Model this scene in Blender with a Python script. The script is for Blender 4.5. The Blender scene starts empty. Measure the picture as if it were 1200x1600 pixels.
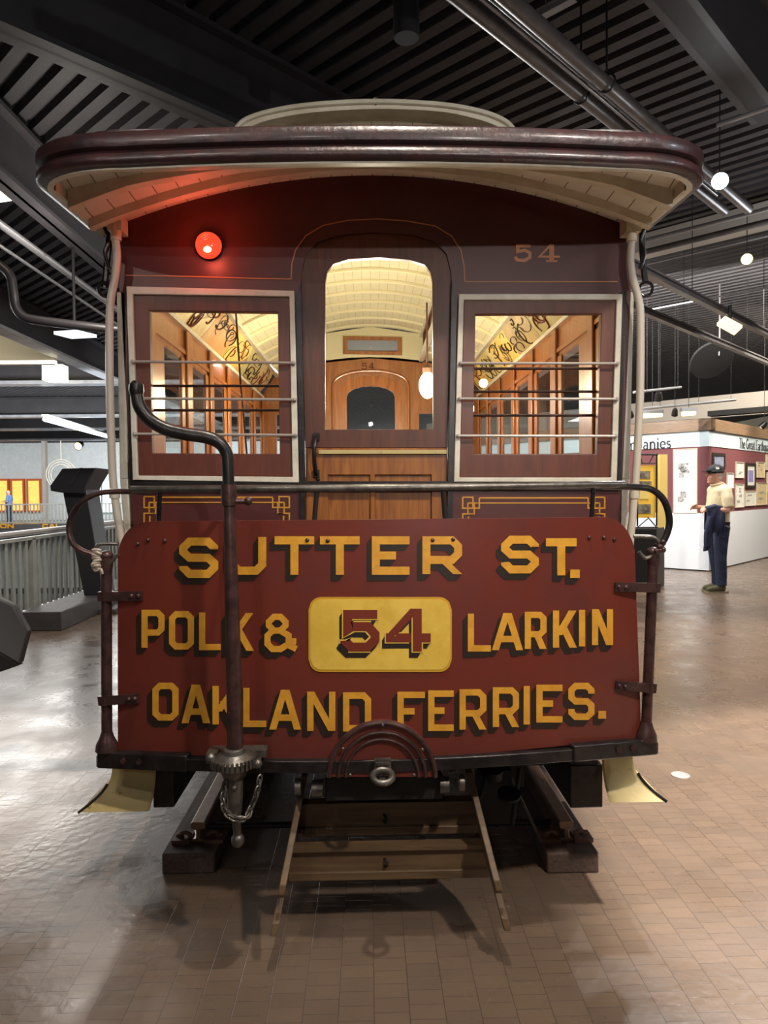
import bpy, bmesh, math, random
from mathutils import Vector, Matrix
from mathutils.geometry import tessellate_polygon
random.seed(54)
PI = math.pi
S = bpy.context.scene
COL = S.collection

# ---------------------------------------------------------------- camera
F = 1110.0                                   # focal length in pixels of the 1200 x 1600 frame
YAW, PITCH, ROLL = math.radians(-1.2), math.radians(1.55), math.radians(-0.55)
CAMLOC = Vector((0.0, 0.0, 1.4))
RC = Matrix.Rotation(YAW, 3, 'Z') @ Matrix.Rotation(PI/2 - PITCH, 3, 'X') @ Matrix.Rotation(ROLL, 3, 'Z')
cd = bpy.data.cameras.new('camera'); cam = bpy.data.objects.new('camera', cd); COL.objects.link(cam)
cam.location = CAMLOC; cam.rotation_euler = RC.to_euler()
cd.sensor_fit = 'HORIZONTAL'; cd.sensor_width = 36.0; cd.lens = 36.0*F/1200.0
cd.clip_start = 0.05; cd.clip_end = 200
S.camera = cam

# ---------------------------------------------------------------- world, exposure, large lights
w = bpy.data.worlds.new('world'); S.world = w; w.use_nodes = True
w.node_tree.nodes['Background'].inputs[0].default_value = (0.62, 0.70, 0.85, 1)
w.node_tree.nodes['Background'].inputs[1].default_value = 0.02
vs = S.view_settings
vs.view_transform = 'Standard'; vs.look = 'None'; vs.gamma = 1.0; vs.use_curve_mapping = False
vs.exposure = 0.8

def light(kind, name, loc, energy, color=(1, 1, 1), target=None, **kw):
    l = bpy.data.lights.new(name, kind); l.energy = energy; l.color = color
    for k, v in kw.items(): setattr(l, k, v)
    o = bpy.data.objects.new(name, l); COL.objects.link(o); o.location = loc
    if target is not None:
        o.rotation_euler = (Vector(target) - Vector(loc)).to_track_quat('-Z', 'Y').to_euler()
    return o

LIGHTS = (   # track spots, added fill spots: name, place, watts, colour, aim, cone, blend, size
    ('track_spot_over_platform', (0.20, 1.60, 4.3), 150, (1.0, 0.90, 0.76), (0.05, 1.95, 0), 80, .6, .05),
    ('track_spot_right_floor', (3.3, 2.2, 4.2), 1650, (1.0, 0.92, 0.83), (2.9, 2.4, 0), 56, .3, .06),
    ('track_spot_right_floor', (4.2, 5.5, 4.2), 900, (1.0, 0.90, 0.80), (3.4, 5.5, 0), 70, .7, .1),
    ('track_spot_left_floor', (-3.4, 2.8, 4.2), 480, (1.0, 0.94, 0.84), (-3.1, 3.0, 0), 52, .4, .06),
    ('dash_fill_spot', (1.9, -0.3, 4.2), 290, (1.0, 0.86, 0.72), (0.5, 2.4, 1.0), 46, .8, .1),  # pair of unseen spots added to fill the dash from the front
    ('dash_fill_spot', (-1.6, -0.5, 4.2), 55, (1.0, 0.90, 0.82), (-0.3, 2.4, 1.2), 46, .8, .1),
    ('fence_fill_spot', (-2.3, 5.6, 4.2), 200, (1.0, 0.97, 0.92), (-3.8, 8.0, 0.5), 50, .7, .06),  # unseen spot added to brighten the fence balusters
    ('exhibit_fill_spot', (2.6, 7.4, 4.1), 170, (1.0, 0.94, 0.84), (4.3, 10.0, 0.9), 50, .7, .06),  # unseen spot added to brighten the yellow display and the man
    ('bulkhead_fill_spot', (1.7, -4.6, 3.0), 240, (1.0, 0.93, 0.86), (0.1, 2.9, 2.1), 28, .8, .06))  # unseen low spot added behind the camera to reach under the hood
for nm, lo, en, co, ta, cone, bl, sz in LIGHTS:
    light('SPOT', nm, lo, en, co, ta, spot_size=math.radians(cone), spot_blend=bl, shadow_soft_size=sz)
for lx, ly, le, lc in ((-2.0, -0.6, 24, (1.0, .88, .78)), (3.6, 0.8, 46, (.86, .92, 1.0)), (-2.6, 6.5, 28, (1.0, .92, .84)), (4.0, 6.4, 16, (.88, .93, 1.0)), (9.5, 8.0, 20, (.95, .95, 1.0)), (-8, 8, 50, (.95, .97, 1)), (1.3, 1.1, 12, (.82, .9, 1.0)), (0.6, 10.5, 180, (1, .97, .92)), (-0.9, -3.8, 40, (1, .95, .9))):
    light('POINT', 'hall_fill_light', (lx, ly, 3.35), le, lc, shadow_soft_size=0.03 if ly < 2 else 0.2)  # unseen point lights added to fill the hall and its ceiling
light('AREA', 'left_hall_light', (-9.0, 18.0, 3.85), 1500, (1.0, 0.98, 0.94), (-9, 18, 0), shape='RECTANGLE', size=8.0, size_y=14.0)
light('AREA', 'left_far_light', (-12.0, 33.0, 4.2), 750, (0.94, 0.98, 1.0), (-12, 40, 1.5), shape='RECTANGLE', size=14.0, size_y=1.5)
light('AREA', 'far_wall_fill', (4.0, 36.0, 4.2), 900, (0.98, 0.98, 1.0), (4, 42, 1.5), shape='RECTANGLE', size=12.0, size_y=1.0)  # unseen panel added so the far door pane shows lighter
light('AREA', 'right_exhibit_light', (4.2, 9.6, 4.0), 190, (1.0, 0.96, 0.90), (5.6, 11.8, 1.2), shape='RECTANGLE', size=4.0, size_y=1.0)
light('AREA', 'right_exhibit_light', (8.0, 11.5, 4.0), 170, (1.0, 0.90, 0.74), (7.6, 13.6, 1.2), shape='RECTANGLE', size=3.0, size_y=1.0)

# ---------------------------------------------------------------- pixel -> world helpers
def ray(px, py): return RC @ Vector(((px-600)/F, -(py-800)/F, -1.0))
def P(px, py, Y):
    d = ray(px, py); return CAMLOC + d*(Y/d.y)
def PZ(px, py, z):
    d = ray(px, py); return CAMLOC + d*((z-1.4)/d.z)
def PX(px, py, X):
    d = ray(px, py); return CAMLOC + d*(X/d.x)
def PW(px, py, p0, n):
    d = ray(px, py); n = Vector(n); return CAMLOC + d*((Vector(p0)-CAMLOC).dot(n)/d.dot(n))
def V(*a): return Vector(a)

# ---------------------------------------------------------------- materials
def lin(c):
    c = c/255.0
    return c/12.92 if c <= 0.04045 else ((c+0.055)/1.055)**2.4
def rgb(r, g, b): return (lin(r), lin(g), lin(b), 1.0)
def base_mat(name):
    m = bpy.data.materials.new(name); m.use_nodes = True
    nt = m.node_tree; return m, nt, nt.nodes['Principled BSDF']
def N(nt, t, **kw):
    n = nt.nodes.new(t)
    for k, v in kw.items(): setattr(n, k, v)
    return n
def tc(nt, scale=(1, 1, 1), rot=(0, 0, 0)):
    t = N(nt, 'ShaderNodeTexCoord'); mp = N(nt, 'ShaderNodeMapping')
    mp.inputs['Scale'].default_value = scale; mp.inputs['Rotation'].default_value = rot
    nt.links.new(t.outputs['Object'], mp.inputs['Vector']); return mp.outputs['Vector']
def ramp(nt, src, stops):
    r = N(nt, 'ShaderNodeValToRGB'); nt.links.new(src, r.inputs[0])
    e = r.color_ramp.elements
    e[0].position, e[0].color = stops[0]; e[1].position, e[1].color = stops[1]
    for p, c in stops[2:]:
        x = e.new(p); x.color = c
    return r.outputs[0]
def mat(name, c, rough=0.5, metal=0.0, c2=None, scale=6.0, stops=(0.4, 0.65), bump=0.0, bscale=40.0, emit=None, estr=0.0, coat=0.0, rvar=0.0, spec=0.5):
    m, nt, b = base_mat(name)
    b.inputs['Base Color'].default_value = c; b.inputs['Roughness'].default_value = rough; b.inputs['Metallic'].default_value = metal
    b.inputs['Specular IOR Level'].default_value = spec
    if coat: b.inputs['Coat Weight'].default_value = coat; b.inputs['Coat Roughness'].default_value = 0.15
    v = tc(nt)
    if c2 is not None:
        n = N(nt, 'ShaderNodeTexNoise'); n.inputs['Scale'].default_value = scale; n.inputs['Detail'].default_value = 6; n.inputs['Roughness'].default_value = 0.65
        nt.links.new(v, n.inputs['Vector'])
        nt.links.new(ramp(nt, n.outputs[0], [(stops[0], c), (stops[1], c2)]), b.inputs['Base Color'])
        if rvar:
            mr = N(nt, 'ShaderNodeMapRange'); mr.inputs['To Min'].default_value = rough-rvar; mr.inputs['To Max'].default_value = rough+rvar
            nt.links.new(n.outputs[0], mr.inputs['Value']); nt.links.new(mr.outputs[0], b.inputs['Roughness'])
    if bump:
        n = N(nt, 'ShaderNodeTexNoise'); n.inputs['Scale'].default_value = bscale; n.inputs['Detail'].default_value = 4
        nt.links.new(v, n.inputs['Vector'])
        bp = N(nt, 'ShaderNodeBump'); bp.inputs['Strength'].default_value = bump; bp.inputs['Distance'].default_value = 0.01
        nt.links.new(n.outputs[0], bp.inputs['Height']); nt.links.new(bp.outputs[0], b.inputs['Normal'])
    if emit is not None:
        b.inputs['Emission Color'].default_value = emit; b.inputs['Emission Strength'].default_value = estr
    return m
def wood(name, c, c2, sc=(30, 30, 2.2), rough=0.45, coat=0.2):
    m, nt, b = base_mat(name)
    v = tc(nt, sc)
    n = N(nt, 'ShaderNodeTexNoise'); n.inputs['Scale'].default_value = 1.6; n.inputs['Detail'].default_value = 7; n.inputs['Distortion'].default_value = 1.3
    nt.links.new(v, n.inputs['Vector'])
    nt.links.new(ramp(nt, n.outputs[0], [(0.32, c), (0.68, c2)]), b.inputs['Base Color'])
    b.inputs['Roughness'].default_value = rough; b.inputs['Coat Weight'].default_value = coat; b.inputs['Coat Roughness'].default_value = 0.2
    return m
def planks(name, c, dark, axis, pitch, rough=0.55, gap=0.05):
    """boards with a seam every pitch metres along one object axis"""
    m, nt, b = base_mat(name)
    t = N(nt, 'ShaderNodeTexCoord'); sx = N(nt, 'ShaderNodeSeparateXYZ'); nt.links.new(t.outputs['Object'], sx.inputs[0])
    d = N(nt, 'ShaderNodeMath', operation='DIVIDE'); d.inputs[1].default_value = pitch; nt.links.new(sx.outputs[axis], d.inputs[0])
    f = N(nt, 'ShaderNodeMath', operation='FRACT'); nt.links.new(d.outputs[0], f.inputs[0])
    nz = N(nt, 'ShaderNodeTexNoise'); nz.inputs['Scale'].default_value = 9; nz.inputs['Detail'].default_value = 5; nt.links.new(t.outputs['Object'], nz.inputs['Vector'])
    mx = N(nt, 'ShaderNodeMixRGB'); mx.inputs[1].default_value = c; mx.inputs[2].default_value = tuple(x*0.82 for x in c[:3])+(1,)
    nt.links.new(nz.outputs[0], mx.inputs[0])
    st = N(nt, 'ShaderNodeMath', operation='LESS_THAN'); st.inputs[1].default_value = gap; nt.links.new(f.outputs[0], st.inputs[0])
    m2 = N(nt, 'ShaderNodeMixRGB'); m2.inputs[2].default_value = dark; nt.links.new(st.outputs[0], m2.inputs[0]); nt.links.new(mx.outputs[0], m2.inputs[1])
    nt.links.new(m2.outputs[0], b.inputs['Base Color']); b.inputs['Roughness'].default_value = rough
    bp = N(nt, 'ShaderNodeBump'); bp.inputs['Strength'].default_value = 0.5; bp.inputs['Distance'].default_value = 0.004; bp.invert = True
    nt.links.new(st.outputs[0], bp.inputs['Height']); nt.links.new(bp.outputs[0], b.inputs['Normal'])
    return m
def glass_mat(name, tint=(1, 1, 1, 1), refl=1.0, rough=0.0):
    m = bpy.data.materials.new(name); m.use_nodes = True; nt = m.node_tree; nt.nodes.clear()
    o = N(nt, 'ShaderNodeOutputMaterial'); tr = N(nt, 'ShaderNodeBsdfTransparent'); tr.inputs[0].default_value = tint
    g = N(nt, 'ShaderNodeBsdfGlossy'); g.inputs['Roughness'].default_value = rough
    fr = N(nt, 'ShaderNodeFresnel'); fr.inputs[0].default_value = 1.45
    mu = N(nt, 'ShaderNodeMath', operation='MULTIPLY'); mu.inputs[1].default_value = refl; nt.links.new(fr.outputs[0], mu.inputs[0])
    mx = N(nt, 'ShaderNodeMixShader'); nt.links.new(mu.outputs[0], mx.inputs[0]); nt.links.new(tr.outputs[0], mx.inputs[1]); nt.links.new(g.outputs[0], mx.inputs[2])
    nt.links.new(mx.outputs[0], o.inputs[0]); return m
def glow(name, c, strength):
    return mat(name, c, 0.4, emit=c, estr=strength)
def brick_floor(name):
    m, nt, b = base_mat(name)
    t = N(nt, 'ShaderNodeTexCoord'); mp = N(nt, 'ShaderNodeMapping'); mp.inputs['Rotation'].default_value = (0, 0, PI/2)
    nt.links.new(t.outputs['Object'], mp.inputs['Vector'])
    br = N(nt, 'ShaderNodeTexBrick'); br.offset = 0.5; br.squash = 1.0
    br.inputs['Scale'].default_value = 1.0; br.inputs['Brick Width'].default_value = 0.056; br.inputs['Row Height'].default_value = 0.096
    br.inputs['Mortar Size'].default_value = 0.0011; br.inputs['Mortar Smooth'].default_value = 0.3; br.inputs['Bias'].default_value = 0.0
    br.inputs['Color1'].default_value = rgb(116, 98, 83); br.inputs['Color2'].default_value = rgb(108, 92, 79); br.inputs['Mortar'].default_value = rgb(72, 60, 52)
    nt.links.new(mp.outputs[0], br.inputs['Vector'])
    nz = N(nt, 'ShaderNodeTexNoise'); nz.inputs['Scale'].default_value = 2.3; nz.inputs['Detail'].default_value = 8; nz.inputs['Roughness'].default_value = 0.7
    nt.links.new(t.outputs['Object'], nz.inputs['Vector'])
    mx = N(nt, 'ShaderNodeMixRGB', blend_type='MULTIPLY'); mx.inputs[0].default_value = 0.75
    nt.links.new(br.outputs[0], mx.inputs[1]); nt.links.new(ramp(nt, nz.outputs[0], [(0.3, (0.74, 0.74, 0.76, 1)), (0.7, (1.0, .98, .95, 1))]), mx.inputs[2])
    nt.links.new(mx.outputs[0], b.inputs['Base Color'])
    mr = N(nt, 'ShaderNodeMapRange'); mr.inputs['From Min'].default_value = 0.3; mr.inputs['From Max'].default_value = 0.7; mr.inputs['To Min'].default_value = 0.20; mr.inputs['To Max'].default_value = 0.38
    n2 = N(nt, 'ShaderNodeTexNoise'); n2.inputs['Scale'].default_value = 3.5; n2.inputs['Detail'].default_value = 3
    nt.links.new(t.outputs['Object'], n2.inputs['Vector']); nt.links.new(n2.outputs[0], mr.inputs['Value']); nt.links.new(mr.outputs[0], b.inputs['Roughness'])
    n3 = N(nt, 'ShaderNodeTexNoise'); n3.inputs['Scale'].default_value = 26; n3.inputs['Detail'].default_value = 2; nt.links.new(t.outputs['Object'], n3.inputs['Vector'])
    ad = N(nt, 'ShaderNodeMath', operation='MULTIPLY_ADD'); ad.inputs[1].default_value = -0.8; nt.links.new(br.outputs['Fac'], ad.inputs[0]); nt.links.new(n3.outputs[0], ad.inputs[2])
    bp = N(nt, 'ShaderNodeBump'); bp.inputs['Strength'].default_value = 0.35; bp.inputs['Distance'].default_value = 0.004
    nt.links.new(ad.outputs[0], bp.inputs['Height']); nt.links.new(bp.outputs[0], b.inputs['Normal'])
    b.inputs['Specular IOR Level'].default_value = 0.7
    return m

M = {}
M['floor'] = brick_floor('glossy brown paving brick')
M['deck'] = mat('dark painted steel deck', rgb(60, 57, 59), 0.6, c2=rgb(50, 48, 51), scale=3)
M['steel'] = mat('dark painted steel beam', rgb(58, 55, 57), 0.55, c2=rgb(48, 46, 49), scale=2)
M['pipe'] = mat('grey steel pipe', rgb(104, 98, 96), 0.35, 0.4, c2=rgb(84, 80, 80))
M['conduit'] = mat('pale grey conduit', rgb(150, 150, 152), 0.35, 0.5)
M['blackpipe'] = mat('black pipe', rgb(38, 35, 36), 0.4)
M['wallwhite'] = mat('white painted wall', rgb(226, 230, 230), 0.7, c2=rgb(214, 218, 218))
M['wallcream'] = mat('cream painted wall', rgb(214, 204, 180), 0.7)
M['wallbeige'] = mat('beige painted wall', rgb(176, 168, 158), 0.75)
M['walldark'] = mat('dark grey wall', rgb(70, 68, 70), 0.8)
M['exwhite'] = mat('white exhibit panel', rgb(226, 230, 236), 0.5)
M['exband'] = mat('pale blue sign band', rgb(214, 230, 236), 0.5)
M['exmaroon'] = mat('dusty maroon exhibit wall', rgb(122, 70, 74), 0.7)
M['exwood'] = wood('exhibit fascia wood', rgb(150, 122, 96), rgb(120, 94, 72), (2, 2, 30))
M['ink'] = mat('black ink', rgb(40, 38, 38), 0.6)
# car
M['maroon'] = mat('maroon dash paint', rgb(106, 46, 36), 0.33, c2=rgb(92, 45, 40), scale=3.5, stops=(0.42, 0.7), bump=0.03, bscale=5, coat=0.15, rvar=0.08)
M['maroond'] = mat('dark maroon letterboard paint', rgb(84, 36, 34), 0.38, c2=rgb(72, 32, 33), scale=4)
M['fascia'] = mat('weathered dark maroon fascia', rgb(58, 33, 34), 0.4, c2=rgb(44, 31, 34), scale=14, stops=(0.45, 0.6), bump=0.25, bscale=45, coat=0.2)
M['cream'] = mat('cream paint', rgb(222, 212, 188), 0.5, c2=rgb(204, 192, 164), scale=8)
M['creamold'] = mat('chipped cream paint', rgb(196, 178, 122), 0.55, c2=rgb(110, 92, 58), scale=22, stops=(0.62, 0.72), bump=0.2)
M['trimwhite'] = mat('off white trim paint', rgb(226, 222, 206), 0.45, c2=rgb(206, 200, 182), scale=12)
M['polewhite'] = mat('grey white pole paint', rgb(206, 198, 182), 0.35)
M['soffit'] = planks('cream soffit boards', rgb(228, 220, 200), rgb(120, 104, 80), 0, 0.083)
M['ceilboards'] = planks('cream interior ceiling boards', rgb(232, 228, 196), rgb(190, 182, 150), 0, 0.062, gap=0.06)
M['endboards'] = planks('tan monitor end boards', rgb(182, 168, 140), rgb(110, 98, 78), 0, 0.09)
M['sash'] = wood('stained sash wood', rgb(106, 50, 30), rgb(84, 38, 24), (14, 14, 2), 0.42, 0.05)
M['door'] = wood('golden oak door', rgb(168, 104, 36), rgb(124, 68, 22), (22, 22, 2.0), 0.4, 0.1)
M['doordark'] = wood('dark stained door wood', rgb(98, 50, 28), rgb(74, 37, 23), (18, 18, 2.0), 0.42, 0.05)
M['intwood'] = wood('orange varnished interior wood', rgb(186, 116, 56), rgb(150, 86, 36), (16, 16, 2), 0.3, 0.5)
M['intwoodd'] = wood('brown varnished bulkhead wood', rgb(176, 118, 72), rgb(146, 92, 54), (16, 16, 2), 0.35, 0.4)
M['black'] = mat('black painted iron', rgb(30, 28, 29), 0.32, 0.3, c2=rgb(48, 44, 44), scale=18, bump=0.12)
M['blackd'] = mat('dull black underframe', rgb(16, 15, 15), 0.7)
M['iron'] = mat('worn purple brown iron', rgb(86, 62, 60), 0.32, 0.45, c2=rgb(58, 42, 42), scale=24, bump=0.12)
M['greyiron'] = mat('bare grey iron', rgb(112, 108, 102), 0.38, 0.7, c2=rgb(80, 76, 72), scale=20, bump=0.2)
M['steelrod'] = mat('polished steel rod', rgb(186, 180, 172), 0.35, 0.35)
M['railsteel'] = mat('rail steel', rgb(146, 118, 96), 0.4, 0.5, c2=rgb(120, 96, 78), scale=9)
M['railrust'] = mat('rusty rail clip', rgb(104, 76, 62), 0.6, 0.2)
M['timber'] = wood('old dark timber', rgb(96, 78, 68), rgb(66, 56, 52), (20, 2, 20), 0.75, 0)
M['lifewood'] = wood('worn lifeguard board', rgb(104, 82, 56), rgb(78, 60, 42), (2, 20, 20), 0.6, 0.05)
M['gold'] = mat('gold lettering paint', rgb(214, 156, 52), 0.42, c2=rgb(196, 138, 44), scale=20)
M['golddim'] = mat('old gold pinstripe', rgb(196, 128, 80), 0.4)
M['goldline'] = mat('gold striping', rgb(206, 146, 46), 0.4)
M['shade'] = mat('black lettering shade paint', rgb(38, 28, 22), 0.45)
M['plate'] = mat('yellow number panel', rgb(220, 186, 80), 0.42, c2=rgb(204, 168, 62), scale=10)
M['plateedge'] = mat('ochre panel border', rgb(196, 150, 44), 0.4)
M['numred'] = mat('maroon numeral paint', rgb(112, 44, 30), 0.4)
M['glass'] = glass_mat('window glass', (0.96, 0.97, 0.95, 1), 0.9)
M['sideglass'] = glass_mat('side window glass', (0.92, 0.94, 0.95, 1), 0.25)
M['redlens'] = mat('red lamp lens', rgb(240, 30, 16), 0.15, emit=(1.0, 0.05, 0.02, 1), estr=0.9)
M['redcore'] = glow('red lamp bulb glow', (1.0, 0.40, 0.18, 1), 5.0)
M['bulb'] = glow('warm lamp globe', (1.0, 0.80, 0.45, 1), 14.0)
# hall
M['frost'] = mat('frosted pane', rgb(150, 160, 178), 0.25)
M['flange'] = mat('pale lit beam flange', rgb(168, 168, 172), 0.3, c2=rgb(140, 140, 146), scale=3)  # pale colour stands in for light caught on the flange edges
M['rope'] = mat('frayed rope', rgb(196, 186, 170), 0.8, c2=rgb(130, 112, 100), scale=60)
M['fence'] = mat('grey painted fence', rgb(150, 152, 144), 0.4, c2=rgb(134, 136, 128), scale=5)
M['fencerail'] = mat('worn pale grey rail', rgb(178, 172, 166), 0.3, 0.2)
M['kerb'] = mat('dark grey kerb', rgb(74, 70, 70), 0.45, c2=rgb(60, 57, 58))
M['kiosk'] = mat('black kiosk laminate', rgb(34, 33, 35), 0.4)
M['slab'] = mat('grey display slab', rgb(86, 86, 88), 0.5)
M['yellow'] = mat('yellow display board', rgb(246, 200, 76), 0.5)
M['yellowpale'] = mat('pale yellow display edge', rgb(238, 208, 120), 0.55)
M['photo'] = mat('grey printed photograph', rgb(150, 140, 120), 0.5, c2=rgb(60, 54, 48), scale=14)
M['print'] = mat('white paper print', rgb(236, 236, 226), 0.5, c2=rgb(196, 196, 190), scale=25, stops=(0.5, 0.68))
M['printtan'] = mat('tan paper print', rgb(226, 206, 160), 0.5, c2=rgb(170, 146, 104), scale=25, stops=(0.5, 0.7))
M['printlilac'] = mat('lilac paper print', rgb(150, 140, 200), 0.5)
M['printblue'] = mat('blue grey photograph', rgb(150, 158, 184), 0.5, c2=rgb(110, 112, 130), scale=9)
M['frame'] = mat('dark picture frame', rgb(52, 44, 42), 0.4)
M['framethin'] = mat('pale picture edge', rgb(206, 196, 176), 0.5)
M['lampwhite'] = glow('white lamp face', (0.92, 0.96, 1.0, 1), 60.0)
M['lampwarm'] = glow('warm lamp face', (1.0, 0.76, 0.34, 1), 2.2)
M['lampdim'] = glow('soft warm panel', (1.0, 0.80, 0.48, 1), 0.95)
M['lampcool'] = glow('soft cool panel', (0.78, 0.90, 1.0, 1), 1.0)
M['tube'] = glow('fluorescent tube', (0.92, 0.97, 1.0, 1), 3.0)
M['windowlight'] = glow('daylight in window', (0.70, 0.88, 1.0, 1), 1.3)
M['orange'] = mat('orange display panel', rgb(214, 104, 44), 0.5)
M['orangelit'] = mat('lit yellow display panel', rgb(250, 200, 90), 0.5, c2=rgb(240, 160, 60), scale=1.5, emit=(1.0, 0.55, 0.14, 1), estr=0.55)

# ---------------------------------------------------------------- mesh building
class MB:
    def __init__(s): s.v = []; s.f = []
    def add(s, verts, faces):
        k = len(s.v); s.v += [Vector(p) for p in verts]; s.f += [tuple(i+k for i in f) for f in faces]; return s
    def prism(s, pts, d):
        """a polygon pushed along d; works for concave outlines"""
        pts = [Vector(p) for p in pts]; d = Vector(d); n = len(pts); vs = pts + [p+d for p in pts]
        if n <= 4: cap = [tuple(range(n))]
        else: cap = [tuple(t) for t in tessellate_polygon([pts])]
        fs = list(cap) + [tuple(reversed([i+n for i in t])) for t in cap]
        fs += [(i, i+n, (i+1) % n + n, (i+1) % n) for i in range(n)]
        return s.add(vs, fs)
    def plate(s, outer, holes, d):
        loops = [[Vector(p) for p in outer]] + [[Vector(p) for p in h] for h in holes]; d = Vector(d)
        flat = [p for l in loops for p in l]; n = len(flat)
        tris = [tuple(t) for t in tessellate_polygon(loops)]
        fs = list(tris) + [tuple(reversed([i+n for i in t])) for t in tris]; k = 0
        for l in loops:
            m = len(l); fs += [(k+i, k+i+n, k+(i+1) % m+n, k+(i+1) % m) for i in range(m)]; k += m
        return s.add(flat+[p+d for p in flat], fs)
    def ring(s, outer, inner, d, closed=True):
        o = [Vector(p) for p in outer]; i_ = [Vector(p) for p in inner]; d = Vector(d); n = len(o)
        vs = o+i_+[p+d for p in o]+[p+d for p in i_]; fs = []
        for k in range(n if closed else n-1):
            j = (k+1) % n
            fs += [(k, j, n+j, n+k), (2*n+k, 3*n+k, 3*n+j, 2*n+j), (k, 2*n+k, 2*n+j, j), (n+k, n+j, 3*n+j, 3*n+k)]
        if not closed:
            fs += [(0, n, 3*n, 2*n), (n-1, 2*n+n-1, 3*n+n-1, n+n-1)]
        return s.add(vs, fs)
    def box(s, c, sz, R=None):
        c = Vector(c); vs = []
        for x in (-.5, .5):
            for y in (-.5, .5):
                for z in (-.5, .5):
                    p = Vector((x*sz[0], y*sz[1], z*sz[2]))
                    vs.append(c + (R @ p if R is not None else p))
        return s.add(vs, [(0, 1, 3, 2), (4, 6, 7, 5), (0, 4, 5, 1), (2, 3, 7, 6), (0, 2, 6, 4), (1, 5, 7, 3)])
    def box2(s, a, b):
        a, b = Vector(a), Vector(b); return s.box((a+b)/2, (abs(b.x-a.x), abs(b.y-a.y), abs(b.z-a.z)))
    def tube(s, path, r, seg=10, cap=True, closed=False):
        path = [Vector(p) for p in path]; n = len(path)
        rs = r if isinstance(r, (list, tuple)) else [r]*n
        T = []
        for i in range(n):
            a = path[(i-1) % n] if (closed or i > 0) else path[i]; b = path[(i+1) % n] if (closed or i < n-1) else path[i]
            T.append((b-a).normalized())
        t = T[0]; u = t.orthogonal().normalized(); vs = []
        for i in range(n):
            if i: u = (T[i-1].rotation_difference(T[i]) @ u)
            u = (u - T[i]*u.dot(T[i])).normalized(); q = T[i].cross(u)
            for k in range(seg):
                a = 2*PI*k/seg; vs.append(path[i] + (u*math.cos(a)+q*math.sin(a))*rs[i])
        fs = []
        for i in range(n if closed else n-1):
            j = (i+1) % n
            for k in range(seg):
                k2 = (k+1) % seg; fs.append((i*seg+k, i*seg+k2, j*seg+k2, j*seg+k))
        if cap and not closed:
            fs.append(tuple(reversed(range(seg)))); fs.append(tuple((n-1)*seg+k for k in range(seg)))
        return s.add(vs, fs)
    def lathe(s, o, axis, prof, seg=24):
        o = Vector(o); ax = Vector(axis).normalized(); u = ax.orthogonal().normalized(); q = ax.cross(u); vs = []; fs = []
        for (r, h) in prof:
            for k in range(seg):
                a = 2*PI*k/seg; vs.append(o+ax*h+(u*math.cos(a)+q*math.sin(a))*max(r, 1e-5))
        for i in range(len(prof)-1):
            for k in range(seg):
                k2 = (k+1) % seg; fs.append((i*seg+k, i*seg+k2, (i+1)*seg+k2, (i+1)*seg+k))
        fs.append(tuple(reversed(range(seg)))); fs.append(tuple((len(prof)-1)*seg+k for k in range(seg)))
        return s.add(vs, fs)
    def ball(s, c, r, nu=16, nv=10):
        c = Vector(c); r = r if isinstance(r, (tuple, list)) else (r, r, r); vs = []; fs = []
        for i in range(nv+1):
            th = PI*i/nv
            for k in range(nu):
                a = 2*PI*k/nu; vs.append(c+Vector((r[0]*math.sin(th)*math.cos(a), r[1]*math.sin(th)*math.sin(a), r[2]*math.cos(th))))
        for i in range(nv):
            for k in range(nu):
                k2 = (k+1) % nu; fs.append((i*nu+k, (i+1)*nu+k, (i+1)*nu+k2, i*nu+k2))
        return s.add(vs, fs)
    def torus(s, c, axis, R, r, n=20, seg=8):
        c = Vector(c); ax = Vector(axis).normalized(); u = ax.orthogonal().normalized(); q = ax.cross(u)
        return s.tube([c+(u*math.cos(2*PI*k/n)+q*math.sin(2*PI*k/n))*R for k in range(n)], r, seg, closed=True)
    def bar(s, a, b, wd, ht, up=(0, 0, 1)):
        a, b = Vector(a), Vector(b); t = (b-a).normalized(); sd = t.cross(Vector(up)).normalized(); u = sd.cross(t)
        vs = [p+sd*(x*wd/2)+u*(y*ht/2) for p in (a, b) for x, y in ((-1, -1), (1, -1), (1, 1), (-1, 1))]
        return s.add(vs, [(0, 3, 2, 1), (4, 5, 6, 7), (0, 1, 5, 4), (1, 2, 6, 5), (2, 3, 7, 6), (3, 0, 4, 7)])
    def sweep(s, path, prof, up=(0, 0, 1)):
        """closed profile [(out, up)] carried along a level path, out is to the right of travel"""
        path = [Vector(p) for p in path]; n = len(path); m = len(prof); up = Vector(up); vs = []; fs = []
        for i in range(n):
            t = (path[min(i+1, n-1)]-path[max(i-1, 0)]); t.z = 0; t.normalize(); o = t.cross(up)
            for (a, b) in prof: vs.append(path[i]+o*a+up*b)
        for i in range(n-1):
            for k in range(m):
                k2 = (k+1) % m; fs.append((i*m+k, i*m+k2, (i+1)*m+k2, (i+1)*m+k))
        fs.append(tuple(reversed(range(m)))); fs.append(tuple((n-1)*m+k for k in range(m)))
        return s.add(vs, fs)
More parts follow.
